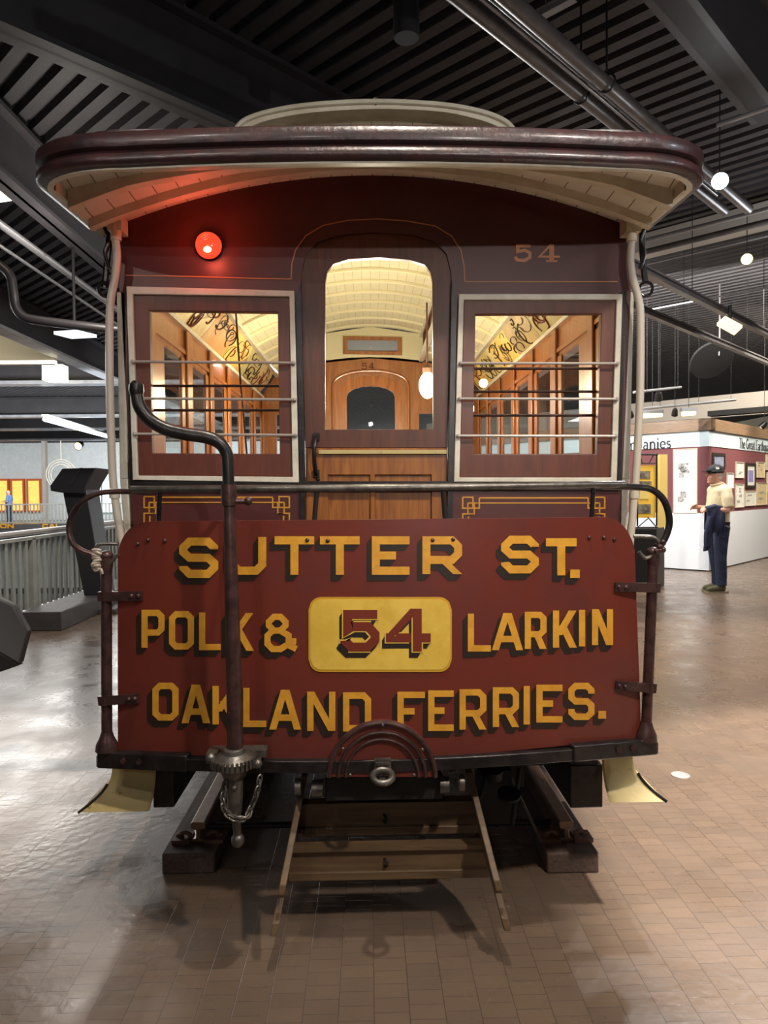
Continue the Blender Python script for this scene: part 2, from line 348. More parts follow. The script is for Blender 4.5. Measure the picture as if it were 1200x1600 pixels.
    def grid(s, fn, nu, nv, d=None):
        """surface fn(u,v), given thickness along vector or function d"""
        vs = [fn(i/nu, j/nv) for i in range(nu+1) for j in range(nv+1)]; n = len(vs)
        idx = lambda i, j: i*(nv+1)+j
        fs = [(idx(i, j), idx(i+1, j), idx(i+1, j+1), idx(i, j+1)) for i in range(nu) for j in range(nv)]
        if d is None: return s.add(vs, fs)
        back = [Vector(p)+(Vector(d) if not callable(d) else d(p)) for p in vs]
        fs += [tuple(reversed([q+n for q in f])) for f in fs]
        rim = [idx(i, 0) for i in range(nu+1)]+[idx(nu, j) for j in range(1, nv+1)]+[idx(i, nv) for i in range(nu-1, -1, -1)]+[idx(0, j) for j in range(nv-1, 0, -1)]
        fs += [(rim[k], rim[k]+n, rim[(k+1) % len(rim)]+n, rim[(k+1) % len(rim)]) for k in range(len(rim))]
        return s.add(vs+back, fs)
    def extr(s, prof, y0, y1):
        """profile of (x, z) pushed along Y"""
        return s.prism([(x, y0, z) for x, z in prof], (0, y1-y0, 0))

WM = {}                                            # world matrix of every root and part
def tag(o, label, cat, group=None):
    o['label'] = label; o['category'] = cat
    if group: o['group'] = group
    return o
def thing(name, label, cat, loc, rz=0.0, group=None):
    o = bpy.data.objects.new(name, None); COL.objects.link(o)
    o.empty_display_size = 0.1
    o.location = loc; o.rotation_euler = (0, 0, rz)
    WM[o] = Matrix.Translation(Vector(loc)) @ Matrix.Rotation(rz, 4, 'Z')
    return tag(o, label, cat, group)
def obj(name, mb, material, parent=None, bev=0.0, smooth=35, label=None, remesh=0.0, origin=None, rz=0.0):
    """link the collected world-space mesh as ONE object"""
    if parent is not None: W = WM[parent]
    else:
        xs = [p.x for p in mb.v]; ys = [p.y for p in mb.v]; zs = [p.z for p in mb.v]
        c = Vector(((min(xs)+max(xs))/2, (min(ys)+max(ys))/2, min(zs))) if origin is None else Vector(origin)
        W = Matrix.Translation(c) @ Matrix.Rotation(rz, 4, 'Z')
    I = W.inverted(); me = bpy.data.meshes.new(name)
    me.from_pydata([I @ p for p in mb.v], [], mb.f); me.validate()
    bm = bmesh.new(); bm.from_mesh(me); bmesh.ops.recalc_face_normals(bm, faces=bm.faces); bm.to_mesh(me); bm.free()
    me.materials.append(M[material] if isinstance(material, str) else material)
    for p in me.polygons: p.use_smooth = True
    me.set_sharp_from_angle(angle=math.radians(smooth))
    o = bpy.data.objects.new(name, me); COL.objects.link(o)
    if parent is not None: o.parent = parent
    else: o.matrix_world = W
    WM[o] = W
    if remesh:
        md = o.modifiers.new('surface', 'REMESH'); md.mode = 'VOXEL'; md.voxel_size = remesh; md.use_smooth_shade = True
        sm = o.modifiers.new('smooth', 'SMOOTH'); sm.iterations = 3; sm.factor = 0.5
    if bev:
        b = o.modifiers.new('bevel', 'BEVEL'); b.width = bev; b.segments = 2; b.limit_method = 'ANGLE'; b.angle_limit = math.radians(40)
    if label: o['label'] = label
    return o
def struct(name, mb, material, parent=None, **kw):
    o = obj(name, mb, material, parent, **kw)
    if parent is None: o['kind'] = 'structure'
    return o
def copy_tree(o, parent=None):
    c = o.copy(); COL.objects.link(c)
    if parent is not None: c.parent = parent
    for ch in list(o.children): copy_tree(ch, c)
    return c
def bez(pts, n=8):
    """smooth Catmull-Rom path through points"""
    pts = [Vector(p) for p in pts]; out = []
    for i in range(len(pts)-1):
        a = pts[max(i-1, 0)]; b = pts[i]; c = pts[i+1]; d = pts[min(i+2, len(pts)-1)]
        for k in range(n):
            t = k/n
            out.append(0.5*((2*b)+(c-a)*t+(2*a-5*b+4*c-d)*t*t+(3*b-a-3*c+d)*t*t*t))
    return out+[pts[-1]]

# ---------------------------------------------------------------- block lettering
def mitre(pts, t, closed=False):
    """quads of a polyline stroke of thickness t in a flat plane (y down)"""
    n = len(pts); P2 = [Vector((p[0], p[1])) for p in pts]; L = []; R = []
    for i in range(n):
        if closed or 0 < i < n-1:
            d0 = (P2[i]-P2[(i-1) % n]).normalized(); d1 = (P2[(i+1) % n]-P2[i]).normalized()
        elif i == 0: d0 = d1 = (P2[1]-P2[0]).normalized()
        else: d0 = d1 = (P2[i]-P2[i-1]).normalized()
        n0 = Vector((-d0.y, d0.x)); n1 = Vector((-d1.y, d1.x)); m = (n0+n1)
        m = m.normalized() if m.length > 1e-6 else n0
        k = (t/2)/max(m.dot(n0), 0.4); L.append(P2[i]+m*k); R.append(P2[i]-m*k)
    q = []
    for i in range(n if closed else n-1):
        j = (i+1) % n; q.append([L[i], L[j], R[j], R[i]])
    return q
def glyph(ch, w, h, t):
    a = t/2; c = min(w, h)*0.16; m = h/2; out = []
    def st(pts, closed=False): out.extend(mitre(pts, t, closed))
    def sl(x0, y0, x1, y1, k=1.12):
        q = t*k/2; out.append([Vector((x0-q, y0)), Vector((x0+q, y0)), Vector((x1+q, y1)), Vector((x1-q, y1))])
    if ch == 'S': st([(w-a, .29*h), (w-a, a+c), (w-a-c, a), (a+c, a), (a, a+c), (a, m-c*.9), (a+c, m), (w-a-c, m), (w-a, m+c*.9), (w-a, h-a-c), (w-a-c, h-a), (a+c, h-a), (a, h-a-c), (a, .71*h)])
    elif ch == 'U': st([(a, 0), (a, h-a-c), (a+c, h-a), (w-a-c, h-a), (w-a, h-a-c), (w-a, 0)])
    elif ch == 'T': st([(0, a), (w, a)]); st([(w/2, t*.9), (w/2, h)])
    elif ch == 'E': st([(a, 0), (a, h)]); st([(t*.9, a), (w, a)]); st([(t*.9, m), (.64*w, m)]); st([(t*.9, h-a), (w, h-a)])
    elif ch == 'F': st([(a, 0), (a, h)]); st([(t*.9, a), (w, a)]); st([(t*.9, m), (.62*w, m)])
    elif ch in 'RP':
        b = .52*h
        st([(a, 0), (a, h)]); st([(t*.9, a), (w-a-c, a), (w-a, a+c), (w-a, b+a-c), (w-a-c, b+a), (t*.9, b+a)])
        if ch == 'R': sl(.60*w, b+t*.9, w-a*1.1, h)
    elif ch == 'O': st([(a+c, a), (w-a-c, a), (w-a, a+c), (w-a, h-a-c), (w-a-c, h-a), (a+c, h-a), (a, h-a-c), (a, a+c)], True)
    elif ch == 'D': st([(a, a), (w-a-c, a), (w-a, a+c), (w-a, h-a-c), (w-a-c, h-a), (a, h-a)], True)
    elif ch == 'L': st([(a, 0), (a, h)]); st([(t*.9, h-a), (w, h-a)])
    elif ch == 'I': st([(w/2, 0), (w/2, h)])
    elif ch == 'K': st([(a, 0), (a, h)]); sl(w-a*1.1, 0, t*.9, .66*h, 1.25); sl(.42*w, .40*h, w-a*.9, h, 1.2)
    elif ch == 'A': sl(w/2-a*.25, 0, a*1.05, h); sl(w/2+a*.25, 0, w-a*1.05, h); st([(.27*w, .70*h), (.73*w, .70*h)])
    elif ch == 'N': st([(a, 0), (a, h)]); st([(w-a, 0), (w-a, h)]); sl(a*1.1, 0, w-a*1.1, h, 1.15)
    elif ch == '.': out.append([Vector((0, 0)), Vector((w, 0)), Vector((w, h)), Vector((0, h))])
    elif ch == '&':
        w2 = .76*w
        st([(.14*w+c, a), (w2-c-a, a), (w2-a, a+c), (w2-a, .44*h-c), (w2-a-c, .44*h), (.14*w+c, .44*h), (.14*w, .44*h-c), (.14*w, a+c)], True)
        st([(a+c, .44*h), (w2-a-c, .44*h), (w2, .44*h+c), (w2, h-a-c), (w2-a-c, h-a), (a+c, h-a), (a, h-a-c), (a, .44*h+c)], True)
        st([(w-a, .64*h), (w-a, .74*h), (w2, .80*h)]); st([(w2-a, .78*h), (w, h-a)])
    elif ch == '5': st([(w-a*.5, a), (a*1.6, a), (a*1.6, .47*h), (.3*w, .40*h), (w-a-c*1.1, .40*h), (w-a, .40*h+c*1.2), (w-a, h-a-c*1.2), (w-a-c*1.2, h-a), (a+c, h-a), (a, h-a-c), (a, .74*h)])
    elif ch == '4': st([(.70*w, 0), (.70*w, h)]); sl(.66*w, 0, a*1.2, .62*h, 1.1); st([(0, .68*h), (w, .68*h)])
    return out

# ================================================================ the cable car
XC = 0.025                                        # car centre line
BW = 2.92                                         # front face of the end bulkhead
FB = 6.5                                          # far bulkhead
car = thing('cable_car', 'maroon and cream wooden cable car, seen end on, standing on two rails', 'cable car', (XC, 5.0, 0.145))
def yd(x): return 2.15 + 0.15*((x-XC)/0.85)**2    # bowed plan of dash and buffer
def PD(px, py, off=0.0):
    Y = 2.2
    for _ in range(8):
        p = P(px, py, Y); Y = yd(p.x)-off
    return P(px, py, Y)
def arcpts(cx, cy, rx, ry, a0, a1, n):
    return [(cx+rx*math.cos(math.radians(a0+(a1-a0)*i/n)), cy-ry*math.sin(math.radians(a0+(a1-a0)*i/n))) for i in range(n+1)]

# ---- dash: outline in the photograph's frame, strips across so it can bow
def dash_x(edge, py):
    if edge == 0:
        if py < 872: t = (872-py)/57.0; return 184+46*(1-math.sqrt(max(0, 1-t*t)))
        return 184
    if py < 865: t = (865-py)/57.0; return 992-44*(1-math.sqrt(max(0, 1-t*t)))**0.85
    return 992+(py-865)*10/285.0
def dash_fn(u, v):
    top = 815-7*u; bot = 1174+22*math.sin(PI*u)*1.0-22*u
    py = top+(bot-top)*v
    ulo = dash_x(0, max(py, 815.01)); uhi = dash_x(1, max(py, 808.01))
    return PD(ulo+(uhi-ulo)*u, py)
mb = MB(); mb.grid(lambda u, v: dash_fn(u, v*v*0.5+v*0.5), 48, 40, (0, 0.014, 0))
dash = obj('dash_panel', mb, 'maroon', car)

def letters(spec, t, dx, dy, gold, shd, name, off=0.003, parent=dash, line=None):
    """spec rows: (char, x0, x1, y0, y1) as seen in the photograph"""
    top = MB(); sh = MB()
    for ch, x0, x1, y0, y1 in spec:
        for q in glyph(ch, x1-x0, y1-y0, t):
            pts = [PD(x0+p.x, y0+p.y, off) for p in q]; top.prism(pts, (0, 0.0012, 0))
            for k in range(1, 6):
                f = k/5.0; sp = [PD(x0+p.x+dx*f, y0+p.y+dy*f, off-0.0012-0.00008*k) for p in q]
                sh.prism(sp, (0, 0.0003, 0))
    if line:
        ln = MB()
        for ch, x0, x1, y0, y1 in spec:
            for q in glyph(ch, x1-x0, y1-y0, t):
                c_ = sum(q, Vector((0, 0)))/4
                ln.prism([PD(x0+p.x+1.9*(1 if p.x > c_.x else -1), y0+p.y+1.9*(1 if p.y > c_.y else -1), off-.0006) for p in q], (0, .0005, 0))
        obj('numeral_outline', ln, line, parent)
    o = obj(name, top, gold, parent); obj('lettering_shade', sh, shd, parent)
    return o
def words(spec, *a):
    run = []
    for k, q in enumerate(spec):
        if run and q[1]-run[-1][2] > 13 and q[0] != '.': letters(run, *a); run = []
        run.append(q)
    letters(run, *a)
words([('S', 280, 341, 840, 903), ('U', 357, 416, 839, 898), ('T', 429, 491, 838, 898), ('T', 500, 562, 838, 898), ('E', 581, 640, 838, 898), ('R', 660, 722, 838, 897), ('S', 783, 842, 837, 896), ('T', 853, 901, 841, 899), ('.', 891, 906, 890, 903)], 12.5, -8, 10, 'gold', 'shade', 'street_lettering')
words([('P', 221, 257, 953, 1012), ('O', 264, 303, 955, 1015), ('L', 311, 345, 957, 1016), ('K', 354, 395, 958, 1017), ('&', 413, 463, 959, 1019), ('L', 731, 767, 959, 1018), ('A', 769, 817, 958, 1016), ('R', 820, 854, 956, 1014), ('K', 864, 900, 954, 1012), ('I', 905, 914, 953, 1010), ('N', 925, 958, 952, 1008)], 9.6, -8, 10, 'gold', 'shade', 'street_lettering')
words([('O', 238, 279, 1067, 1126), ('A', 284, 328, 1070, 1130), ('K', 332, 374, 1072, 1132), ('L', 380, 416, 1075, 1136), ('A', 421, 470, 1078, 1140), ('N', 480, 524, 1081, 1142), ('D', 536, 580, 1082, 1143), ('F', 621, 664, 1081, 1142), ('E', 669, 709, 1079, 1142), ('R', 718, 760, 1077, 1140), ('R', 770, 811, 1074, 1136), ('I', 818, 828, 1072, 1132), ('E', 838, 879, 1070, 1129), ('S', 888, 929, 1067, 1125), ('.', 935, 947, 1111, 1123)], 9.8, -8, 10, 'gold', 'shade', 'street_lettering')
# number panel
def rrect(x0, x1, y0, y1, r, n=6):
    out = []
    for cx, cy, a in ((x1-r, y0+r, 90), (x0+r, y0+r, 180), (x0+r, y1-r, 270), (x1-r, y1-r, 0)):
        seq = [(cx+r*math.cos(math.radians(a-90*0+90*k/n-0)), cy-r*math.sin(math.radians(a+90*k/n))) for k in range(n+1)]
        out += seq
    # order: top right, top left, bottom left, bottom right
    return out
def rr2(x0, x1, y0, y1, r, n=6):
    out = []
    for cx, cy, a0 in ((x1-r, y0+r, 0), (x0+r, y0+r, 90), (x0+r, y1-r, 180), (x1-r, y1-r, 270)):
        out += [(cx+r*math.cos(math.radians(a0+90*k/n)), cy-r*math.sin(math.radians(a0+90*k/n))) for k in range(n+1)]
    return out
def panel_mesh(x0, x1, y0, y1, r, off, dep):
    # rounded panel as strips so it follows the bow
    def fn(u, v):
        x = x0+(x1-x0)*u; e = 0
        d = min(x-x0, x1-x)
        if d < r: e = r-math.sqrt(max(0, r*r-(r-d)**2))
        return PD(x, (y0+e)+((y1-e)-(y0+e))*v, off)
    us = MB(); us.grid(fn, 60, 3, (0, dep, 0)); return us
edge = obj('number_panel_border', panel_mesh(482, 706, 933, 1050, 20, 0.0030, 0.002), 'plateedge', dash)
plate = obj('number_panel', panel_mesh(485, 703, 936.5, 1046.5, 18, 0.0040, 0.001), 'plate', dash)
letters([('5', 532, 593, 953, 1018), ('4', 603, 673, 951, 1018)], 14, -6, 10, 'numred', 'shade', 'numeral', off=0.0066, line='plate')
def blob(px, py, off, r):
    return MB().ball(PD(px, py, off), (r, r*0.5, r), 8, 6)
mb = MB()
for px, py in ((215, 850), (231, 844), (257, 845), (480, 844), (512, 845), (676, 844), (708, 843), (921, 840), (944, 840), (960, 843)):
    obj('dash_rivet', MB().ball(PD(px, py, 0.003), (0.0065, 0.005, 0.0065), 8, 6), 'iron', dash)

# ---- buffer beam
def bumper_y(px): return 1188 + 18*math.sin(PI*(px-154)/871.0) - 21*(px-154)/871.0
path = [PD(154+871*i/40.0, bumper_y(154+871*i/40.0), 0.012) for i in range(41)]
mb = MB(); mb.sweep(path, [(0.012, -0.019), (0.012, 0.019), (-0.05, 0.019), (-0.05, -0.019)])
buf = obj('buffer_beam', mb, 'black', car, bev=0.003)
for a, b in ((154, 293), (895, 1025)):
    pth = [PD(a+(b-a)*i/10.0, bumper_y(a+(b-a)*i/10.0)-1, 0.024) for i in range(11)]
    e = obj('buffer_end', MB().sweep(pth, [(0.008, -0.026), (0.008, 0.026), (-0.06, 0.026), (-0.06, -0.026)]), 'black', buf, bev=0.004)
    mb = MB()
    for fr in ((0.28, 0.46) if a < 500 else (0.55, 0.72)):
        q = PD(a+(b-a)*fr, bumper_y(a+(b-a)*fr)-1, 0.034); obj('buffer_bolt', MB().lathe(q, (0, -1, 0), [(0.009, -0.01), (0.009, 0.008)], 6), 'iron', buf)

# ---- stanchions, straps and loops at the corners of the dash
for side, (b, t_, straps) in enumerate((((167, 1168), (166, 868), ((930, 222), (1090, 216))), ((1009, 1152), (1021, 862), ((917, 961), (1071, 962))))):
    Yq = 2.30
    p0, p1 = P(b[0], b[1]+4, Yq), P(t_[0], t_[1], Yq)
    mb = MB(); mb.tube([p0, p1], 0.017, 14)
    mb.lathe(p0, p1-p0, [(0.036, 0), (0.034, 0.02), (0.022, 0.045), (0.018, 0.06)], 16)
    mb.ball(p1, (0.022, 0.022, 0.016)); mb.tube([p1-V(0, 0, 0.05), p1-V(0, 0, 0.03), p1], [0.017, 0.021, 0.019], 14)
    stn = obj('stanchion', mb, 'iron', car)
    sgn = 1 if side == 0 else -1
    for sy, sx in straps:
        fr = (sy-b[1])/(t_[1]-b[1]); c = p0.lerp(p1, fr)
        e = PD(sx, sy+(1 if side == 0 else 0), 0.006)
        mb = MB(); m0 = c+V(-sgn*0.022, -0.004, 0)
        mb.bar(V(m0.x, c.y-0.012, c.z), V(e.x, e.y, e.z), 0.008, 0.030)
        mb.lathe(c-V(0, 0, 0.015), (0, 0, 1), [(0.021, 0), (0.021, 0.030)], 14)
        for k in (0.06, 0.24): 
            q = V(e.x, e.y, e.z).lerp(V(c.x, c.y-0.012, c.z), k+0.03); mb.ball(q+V(0, -0.005, 0), 0.008, 8, 6)
        obj('strap_hinge', mb, 'iron', stn)
    # little locking loop above the strap
    lp = [(185, 850), (158, 850), (150, 856), (148, 872), (166, 884), (184, 866)] if side == 0 else [(990, 838), (1018, 839), (1028, 846), (1030, 858), (1010, 872), (998, 862)]
    obj('locking_loop', MB().tube(bez([P(x, y, Yq-0.01) for x, y in lp]), 0.006, 8), 'greyiron', stn)
# worn rope wrapping on the left stanchion head
mb = MB()
for i in range(7):
    q = P(151+1.5*math.sin(i*2.1), 860+i*4.2, 2.285); mb.torus(q, (math.sin(i)*.4, .3, 1), .011, .0052, 14, 6)
mb.tube([P(150, 858, 2.285), P(152, 888, 2.285)], .011, 10); mb.tube(bez([P(146, 885, 2.28), P(149, 892, 2.28), P(157, 889, 2.28), P(160, 897, 2.28)], 4), .0045, 6)
obj('rope_wrapping', mb, 'rope', car)
mb = MB()
for i in range(8):
    q = P(1031+random.uniform(-6, 6), 853+random.uniform(-8, 8), 2.28); mb.ball(q, random.uniform(0.006, 0.012), 8, 6)
obj('clamp_casting', mb, 'iron', car)

# ---- handrail with its looped ends
hp = [PD(205+770*i/30.0, 765-8*i/30.0+1.5*math.sin(PI*i/30), -0.02) for i in range(31)]
rail = obj('handrail', MB().tube(hp, 0.0125, 12), 'greyiron', car)
l1 = bez([PD(235, 770, -0.03)]+[P(x, y, 2.31) for x, y in ((185, 768), (150, 772), (122, 790), (108, 820), (113, 848), (132, 862), (158, 868))])
l2 = bez([PD(940, 760, -0.03)]+[P(x, y, 2.31) for x, y in ((990, 761), (1018, 765), (1038, 783), (1046, 815), (1038, 843), (1026, 854))])
obj('handrail_loop', MB().tube(l1, [0.009]*len(l1), 10), 'iron', rail); obj('handrail_loop', MB().tube(l2, 0.011, 10), 'black', rail)
for x0, x1 in ((250, 247), (495, 490), (692, 697), (927, 923)):
    a = PD(x0, 764, -0.02); b = PD(x1, 830, -0.03)
    obj('handrail_strut', MB().tube([a, b], 0.0075, 8), 'blackd' if x0 in (495, 692) else 'black', rail)

# ---- hand brake staff standing in front of the dash
YS = 2.065
sp = [P(368, 1172, YS), P(364, 1000, YS), P(358, 785, YS)]
mb = MB(); mb.tube(sp, [0.0235, 0.0215, 0.0175], 18)
staff = obj('brake_staff', mb, 'iron', car)
mb = MB(); c0 = P(358, 790, YS); c1 = P(357, 757, YS)
mb.tube([c0, c1], 0.0225, 18); mb.tube([c0.lerp(c1, .2), c0.lerp(c1, .2)+V(0.055, 0, 0)], 0.009, 8); mb.ball(c0.lerp(c1, .2)+V(0.055, 0, 0), 0.013, 8, 6)
mb.tube([c0.lerp(c1, .5), c0.lerp(c1, .5)+V(0, 0.09, 0)], 0.010, 8)
obj('staff_collar', mb, 'iron', staff)
hpth = bez([P(357, 760, YS), P(356, 728, YS), P(354, 708, YS), P(343, 692, YS-0.005), P(322, 683, YS-.01), P(290, 678, YS-.02), P(258, 670, YS-.03), P(234, 656, YS-.035), P(219, 637, YS-.04), P(214, 618, YS-.04), P(213, 604, YS-.04)], 6)
mb = MB(); n = len(hpth); mb.tube(hpth, [0.0165+0.003*math.sin(PI*i/n) for i in range(n)], 14)
e = hpth[-1]; mb.tube([e+V(0, 0, -0.03), e+V(0, 0, -0.012), e+V(0, 0, 0.006), e+V(0, 0, 0.016)], [0.016, 0.021, 0.0195, 0.010], 14)
obj('crank_handle', mb, 'black', staff)
# ratchet wheel, pawl, lower shaft, chain
g = P(366, 1186, YS); ax = V(0, -0.10, 1).normalized()
mb = MB(); mb.lathe(g, ax, [(0.060, -0.016), (0.062, -0.008), (0.062, 0.006), (0.048, 0.014), (0.034, 0.022), (0.030, 0.034), (0.025, 0.036)], 36)
for k in range(30):
    a = 2*PI*k/30; R = Matrix.Rotation(a, 3, 'Z'); mb.box(g+R @ V(0.063, 0, 0)-V(0, 0, 0.004), (0.010, 0.007, 0.024), R)
obj('ratchet_wheel', mb, 'greyiron', staff)
mb = MB(); mb.lathe(g, (0, 0, -1), [(0.044, 0.010), (0.042, 0.03), (0.034, 0.05), (0.027, 0.056)], 24)
mb.tube([g-V(0, 0, .05), g-V(0, 0, .10), g-V(0, 0, .155), g-V(-.004, 0, .165), g-V(-.006, 0, .225)], [0.026, 0.024, 0.021, 0.013, 0.012], 16)
mb.ball(g-V(-.007, 0, .24), (0.0195, 0.0195, 0.022)); mb.ball(g+V(0.004, -0.026, -.075), 0.009, 8, 6)
obj('winding_shaft', mb, 'greyiron', staff)
mb = MB(); mb.box(g+V(-0.066, 0.02, 0.004), (0.03, 0.05, 0.03)); mb.ball(g+V(-0.066, -0.01, 0.008), 0.016, 10, 8)
mb.box(g+V(0.062, 0.0, -0.012), (0.03, 0.03, 0.022)); mb.ball(g+V(0.070, -0.014, -0.010), 0.014, 10, 8); mb.box(g+V(0, 0.075, -0.005), (0.17, 0.05, 0.02))
obj('ratchet_pawl', mb, 'greyiron', staff)
mb = MB()
cp = bez([P(352, 1222, YS-.02), P(348, 1250, YS-.03), P(354, 1270, YS-.035), P(368, 1279, YS-.04), P(384, 1278, YS-.03), P(392, 1262, YS-.01), P(401, 1240, YS), P(406, 1215, YS+.01)], 3)
for i in range(len(cp)-1):
    c = (cp[i]+cp[i+1])/2; d = (cp[i+1]-cp[i]).normalized(); u = d.orthogonal().normalized()
    if i % 2: u = d.cross(u)
    q = [c+d*(0.014*math.cos(2*PI*k/10))+u*(0.008*math.sin(2*PI*k/10)) for k in range(10)]; mb.tube(q, 0.0032, 6, closed=True)
obj('brake_chain', mb, 'greyiron', staff)

# ---- arched draw-bar plate with its ring and the black beam under it
def hoop(rx, ry, off, n=28):
    return [PD(x, y, off) for x, y in arcpts(597, 1214, rx, ry, 0, 180, n)]
mb = MB(); o_ = hoop(86, 87, 0.022); mb.prism(o_, (0, 0.025, 0)); dp = obj('draw_plate', mb, 'maroon', car)
mb = MB()
for rx, ry, rr in ((83, 85, 0.008), (68, 70, 0.006), (57, 59, 0.005)): mb.tube(hoop(rx, ry, 0.025), rr, 8)
obj('draw_plate_moulding', mb, 'iron', dp)
mb = MB()
for x, y in ((598, 1133), (536, 1170), (660, 1171), (547, 1211), (647, 1211)): obj('plate_bolt', MB().ball(PD(x, y, 0.034), 0.0055, 8, 6), 'greyiron', dp)
mb = MB(); a = PD(598, 1198, 0.035); mb.box(a, (0.050, 0.02, 0.050)); mb.box(a+V(0, -.008, .014), (0.04, 0.014, 0.008)); mb.box(a+V(0, -.008, 0), (0.04, 0.014, 0.006))
mb.torus(PD(598, 1213, 0.075), (0, -0.35, 1), 0.029, 0.0095, 24, 10); mb.box(PD(598, 1216, 0.04), (0.02, 0.07, 0.012))
obj('coupling_ring', mb, 'greyiron', dp)
mb = MB(); a_, b_ = P(508, 1214, 2.19), P(692, 1249, 2.19); mb.box2(a_, (b_.x, 2.32, b_.z)); drawb = obj('draw_beam', mb, 'blackd', car, bev=0.004)
for x0, y0, w_ in ((466, 1229, 9), (496, 1232, 17), (694, 1226, 14), (721, 1223, 8)):
    obj('hinge_lug', MB().tube([P(x0-w_/2, y0, 2.19), P(x0+w_/2, y0, 2.19)], 0.026, 14), 'greyiron', drawb)

# ---- platform, underframe
mb = MB(); mb.grid(lambda u, v: V(-0.80+1.65*u, (yd(-0.80+1.65*u)+0.02)*(1-v)+(BW-0.012)*v, 0.60), 16, 1, (0, 0, -0.05)); obj('platform_floor', mb, 'timber', car)
mb = MB(); mb.box2((-0.52, 2.3, .50), (-0.44, 6.45, .555)); mb.box2((.49, 2.3, .50), (.57, 6.45, .555)); mb.box2((-.95, 2.93, .50), (1.0, 3.03, .60)); mb.box2((-.95, 6.3, .50), (1.0, 6.4, .60)); mb.box2((-0.42, 3.3, .30), (0.47, 3.42, .50)); mb.box2((-0.42, 5.0, .30), (0.47, 5.15, .50))
obj('underframe', mb, 'blackd', car)
for y in (3.85, 5.5):
    mb = MB(); mb.tube([(-.72, y, .4235), (.77, y, .4235)], 0.04, 14); axl = obj('wheel_axle', mb, 'blackd', car)
    for x, s in ((-.66, 1), (.715, -1)):
        m2 = MB(); m2.lathe((x-0.03, y, .4235), (1, 0, 0), [(0.05, 0), (0.255, 0.0), (0.272, 0.006), (0.272, 0.06), (0.05, 0.06)] , 36); obj('wheel', m2, 'black', axl)
# grip mechanism hanging between the rails
mb = MB(); a_, b_ = P(748, 1205, 2.62), P(800, 1285, 2.62); mb.box2(a_, (b_.x, 2.72, b_.z)); mb.lathe(P(795, 1245, 2.56), (0, -.3, 1), [(0.028, 0), (0.042, 0.004), (0.042, 0.016), (0.028, 0.02)], 20); mb.lathe(P(772, 1215, 2.56), (0, -.3, 1), [(0.03, 0), (0.03, 0.035)], 16)
for a, b in ((735, 765), (800, 812)): mb.tube([P(a, 1290, 2.55), P(b, 1200, 2.62)], 0.009, 8)
obj('brake_rigging', mb, 'blackd', car)
obj('brake_rod', MB().tube([P(792, 1203, 2.7), P(846, 1315, 2.62)], 0.006, 8), 'greyiron', car)
obj('gauge_rod', MB().tube([P(326, 1290, 2.74), P(860, 1284, 2.74)], 0.012, 10), 'black', car)
obj('truck_side_beam', MB().box2((-0.5, 2.75, 0.24), (-0.40, 3.5, 0.48)), 'blackd', car); obj('truck_side_beam', MB().box2((0.50, 2.75, 0.24), (0.60, 3.5, 0.48)), 'blackd', car)

# ---- wooden lifeguard hung below the buffer
def xl(z): return -0.232-(0.47-z)/0.36*0.070
def xr(z): return 0.332+(0.47-z)/0.36*0.072
side_prof = [(2.36, .48), (2.30, .48), (2.10, .29), (2.055, .255), (2.05, .225), (2.075, .205), (2.12, .235), (2.155, .25), (2.085, .155), (2.05, .145), (2.04, .112), (2.07, .108), (2.12, .15), (2.26, .23), (2.36, .40)]
lg = obj('lifeguard_board', MB().prism([V(xl(z), y, z) for y, z in side_prof], (0.02, 0, 0)), 'lifewood', car, bev=0.003)
obj('lifeguard_board', MB().prism([V(xr(z)-.02, y, z) for y, z in side_prof], (0.02, 0, 0)), 'lifewood', car, bev=0.003)
for pt, pb, Yq in ((1257, 1303, 2.31), (1326, 1372, 2.24)):
    a = P(600, pt, Yq).z; b = P(600, pb, Yq).z; zm = (a+b)/2
    mb = MB(); mb.box2((xl(zm)+.012, Yq, b), (xr(zm)-.012, Yq+.022, a)); mb.box2((xl(zm)+.012, Yq-.012, b), (xr(zm)-.012, Yq, b+.028))
    cr = obj('lifeguard_crossboard', mb, 'lifewood', car, bev=0.003)
    obj('crossboard_lip', MB().box2((xl(a)+.01, Yq-.015, a), (xr(a)-.01, Yq+.03, a+.012)), 'lifewood', cr)
    obj('crossboard_hook', MB().torus((0.04, Yq-.004, zm+.004), (1, .5, 0), 0.012, 0.004, 14, 6), 'blackd', cr)

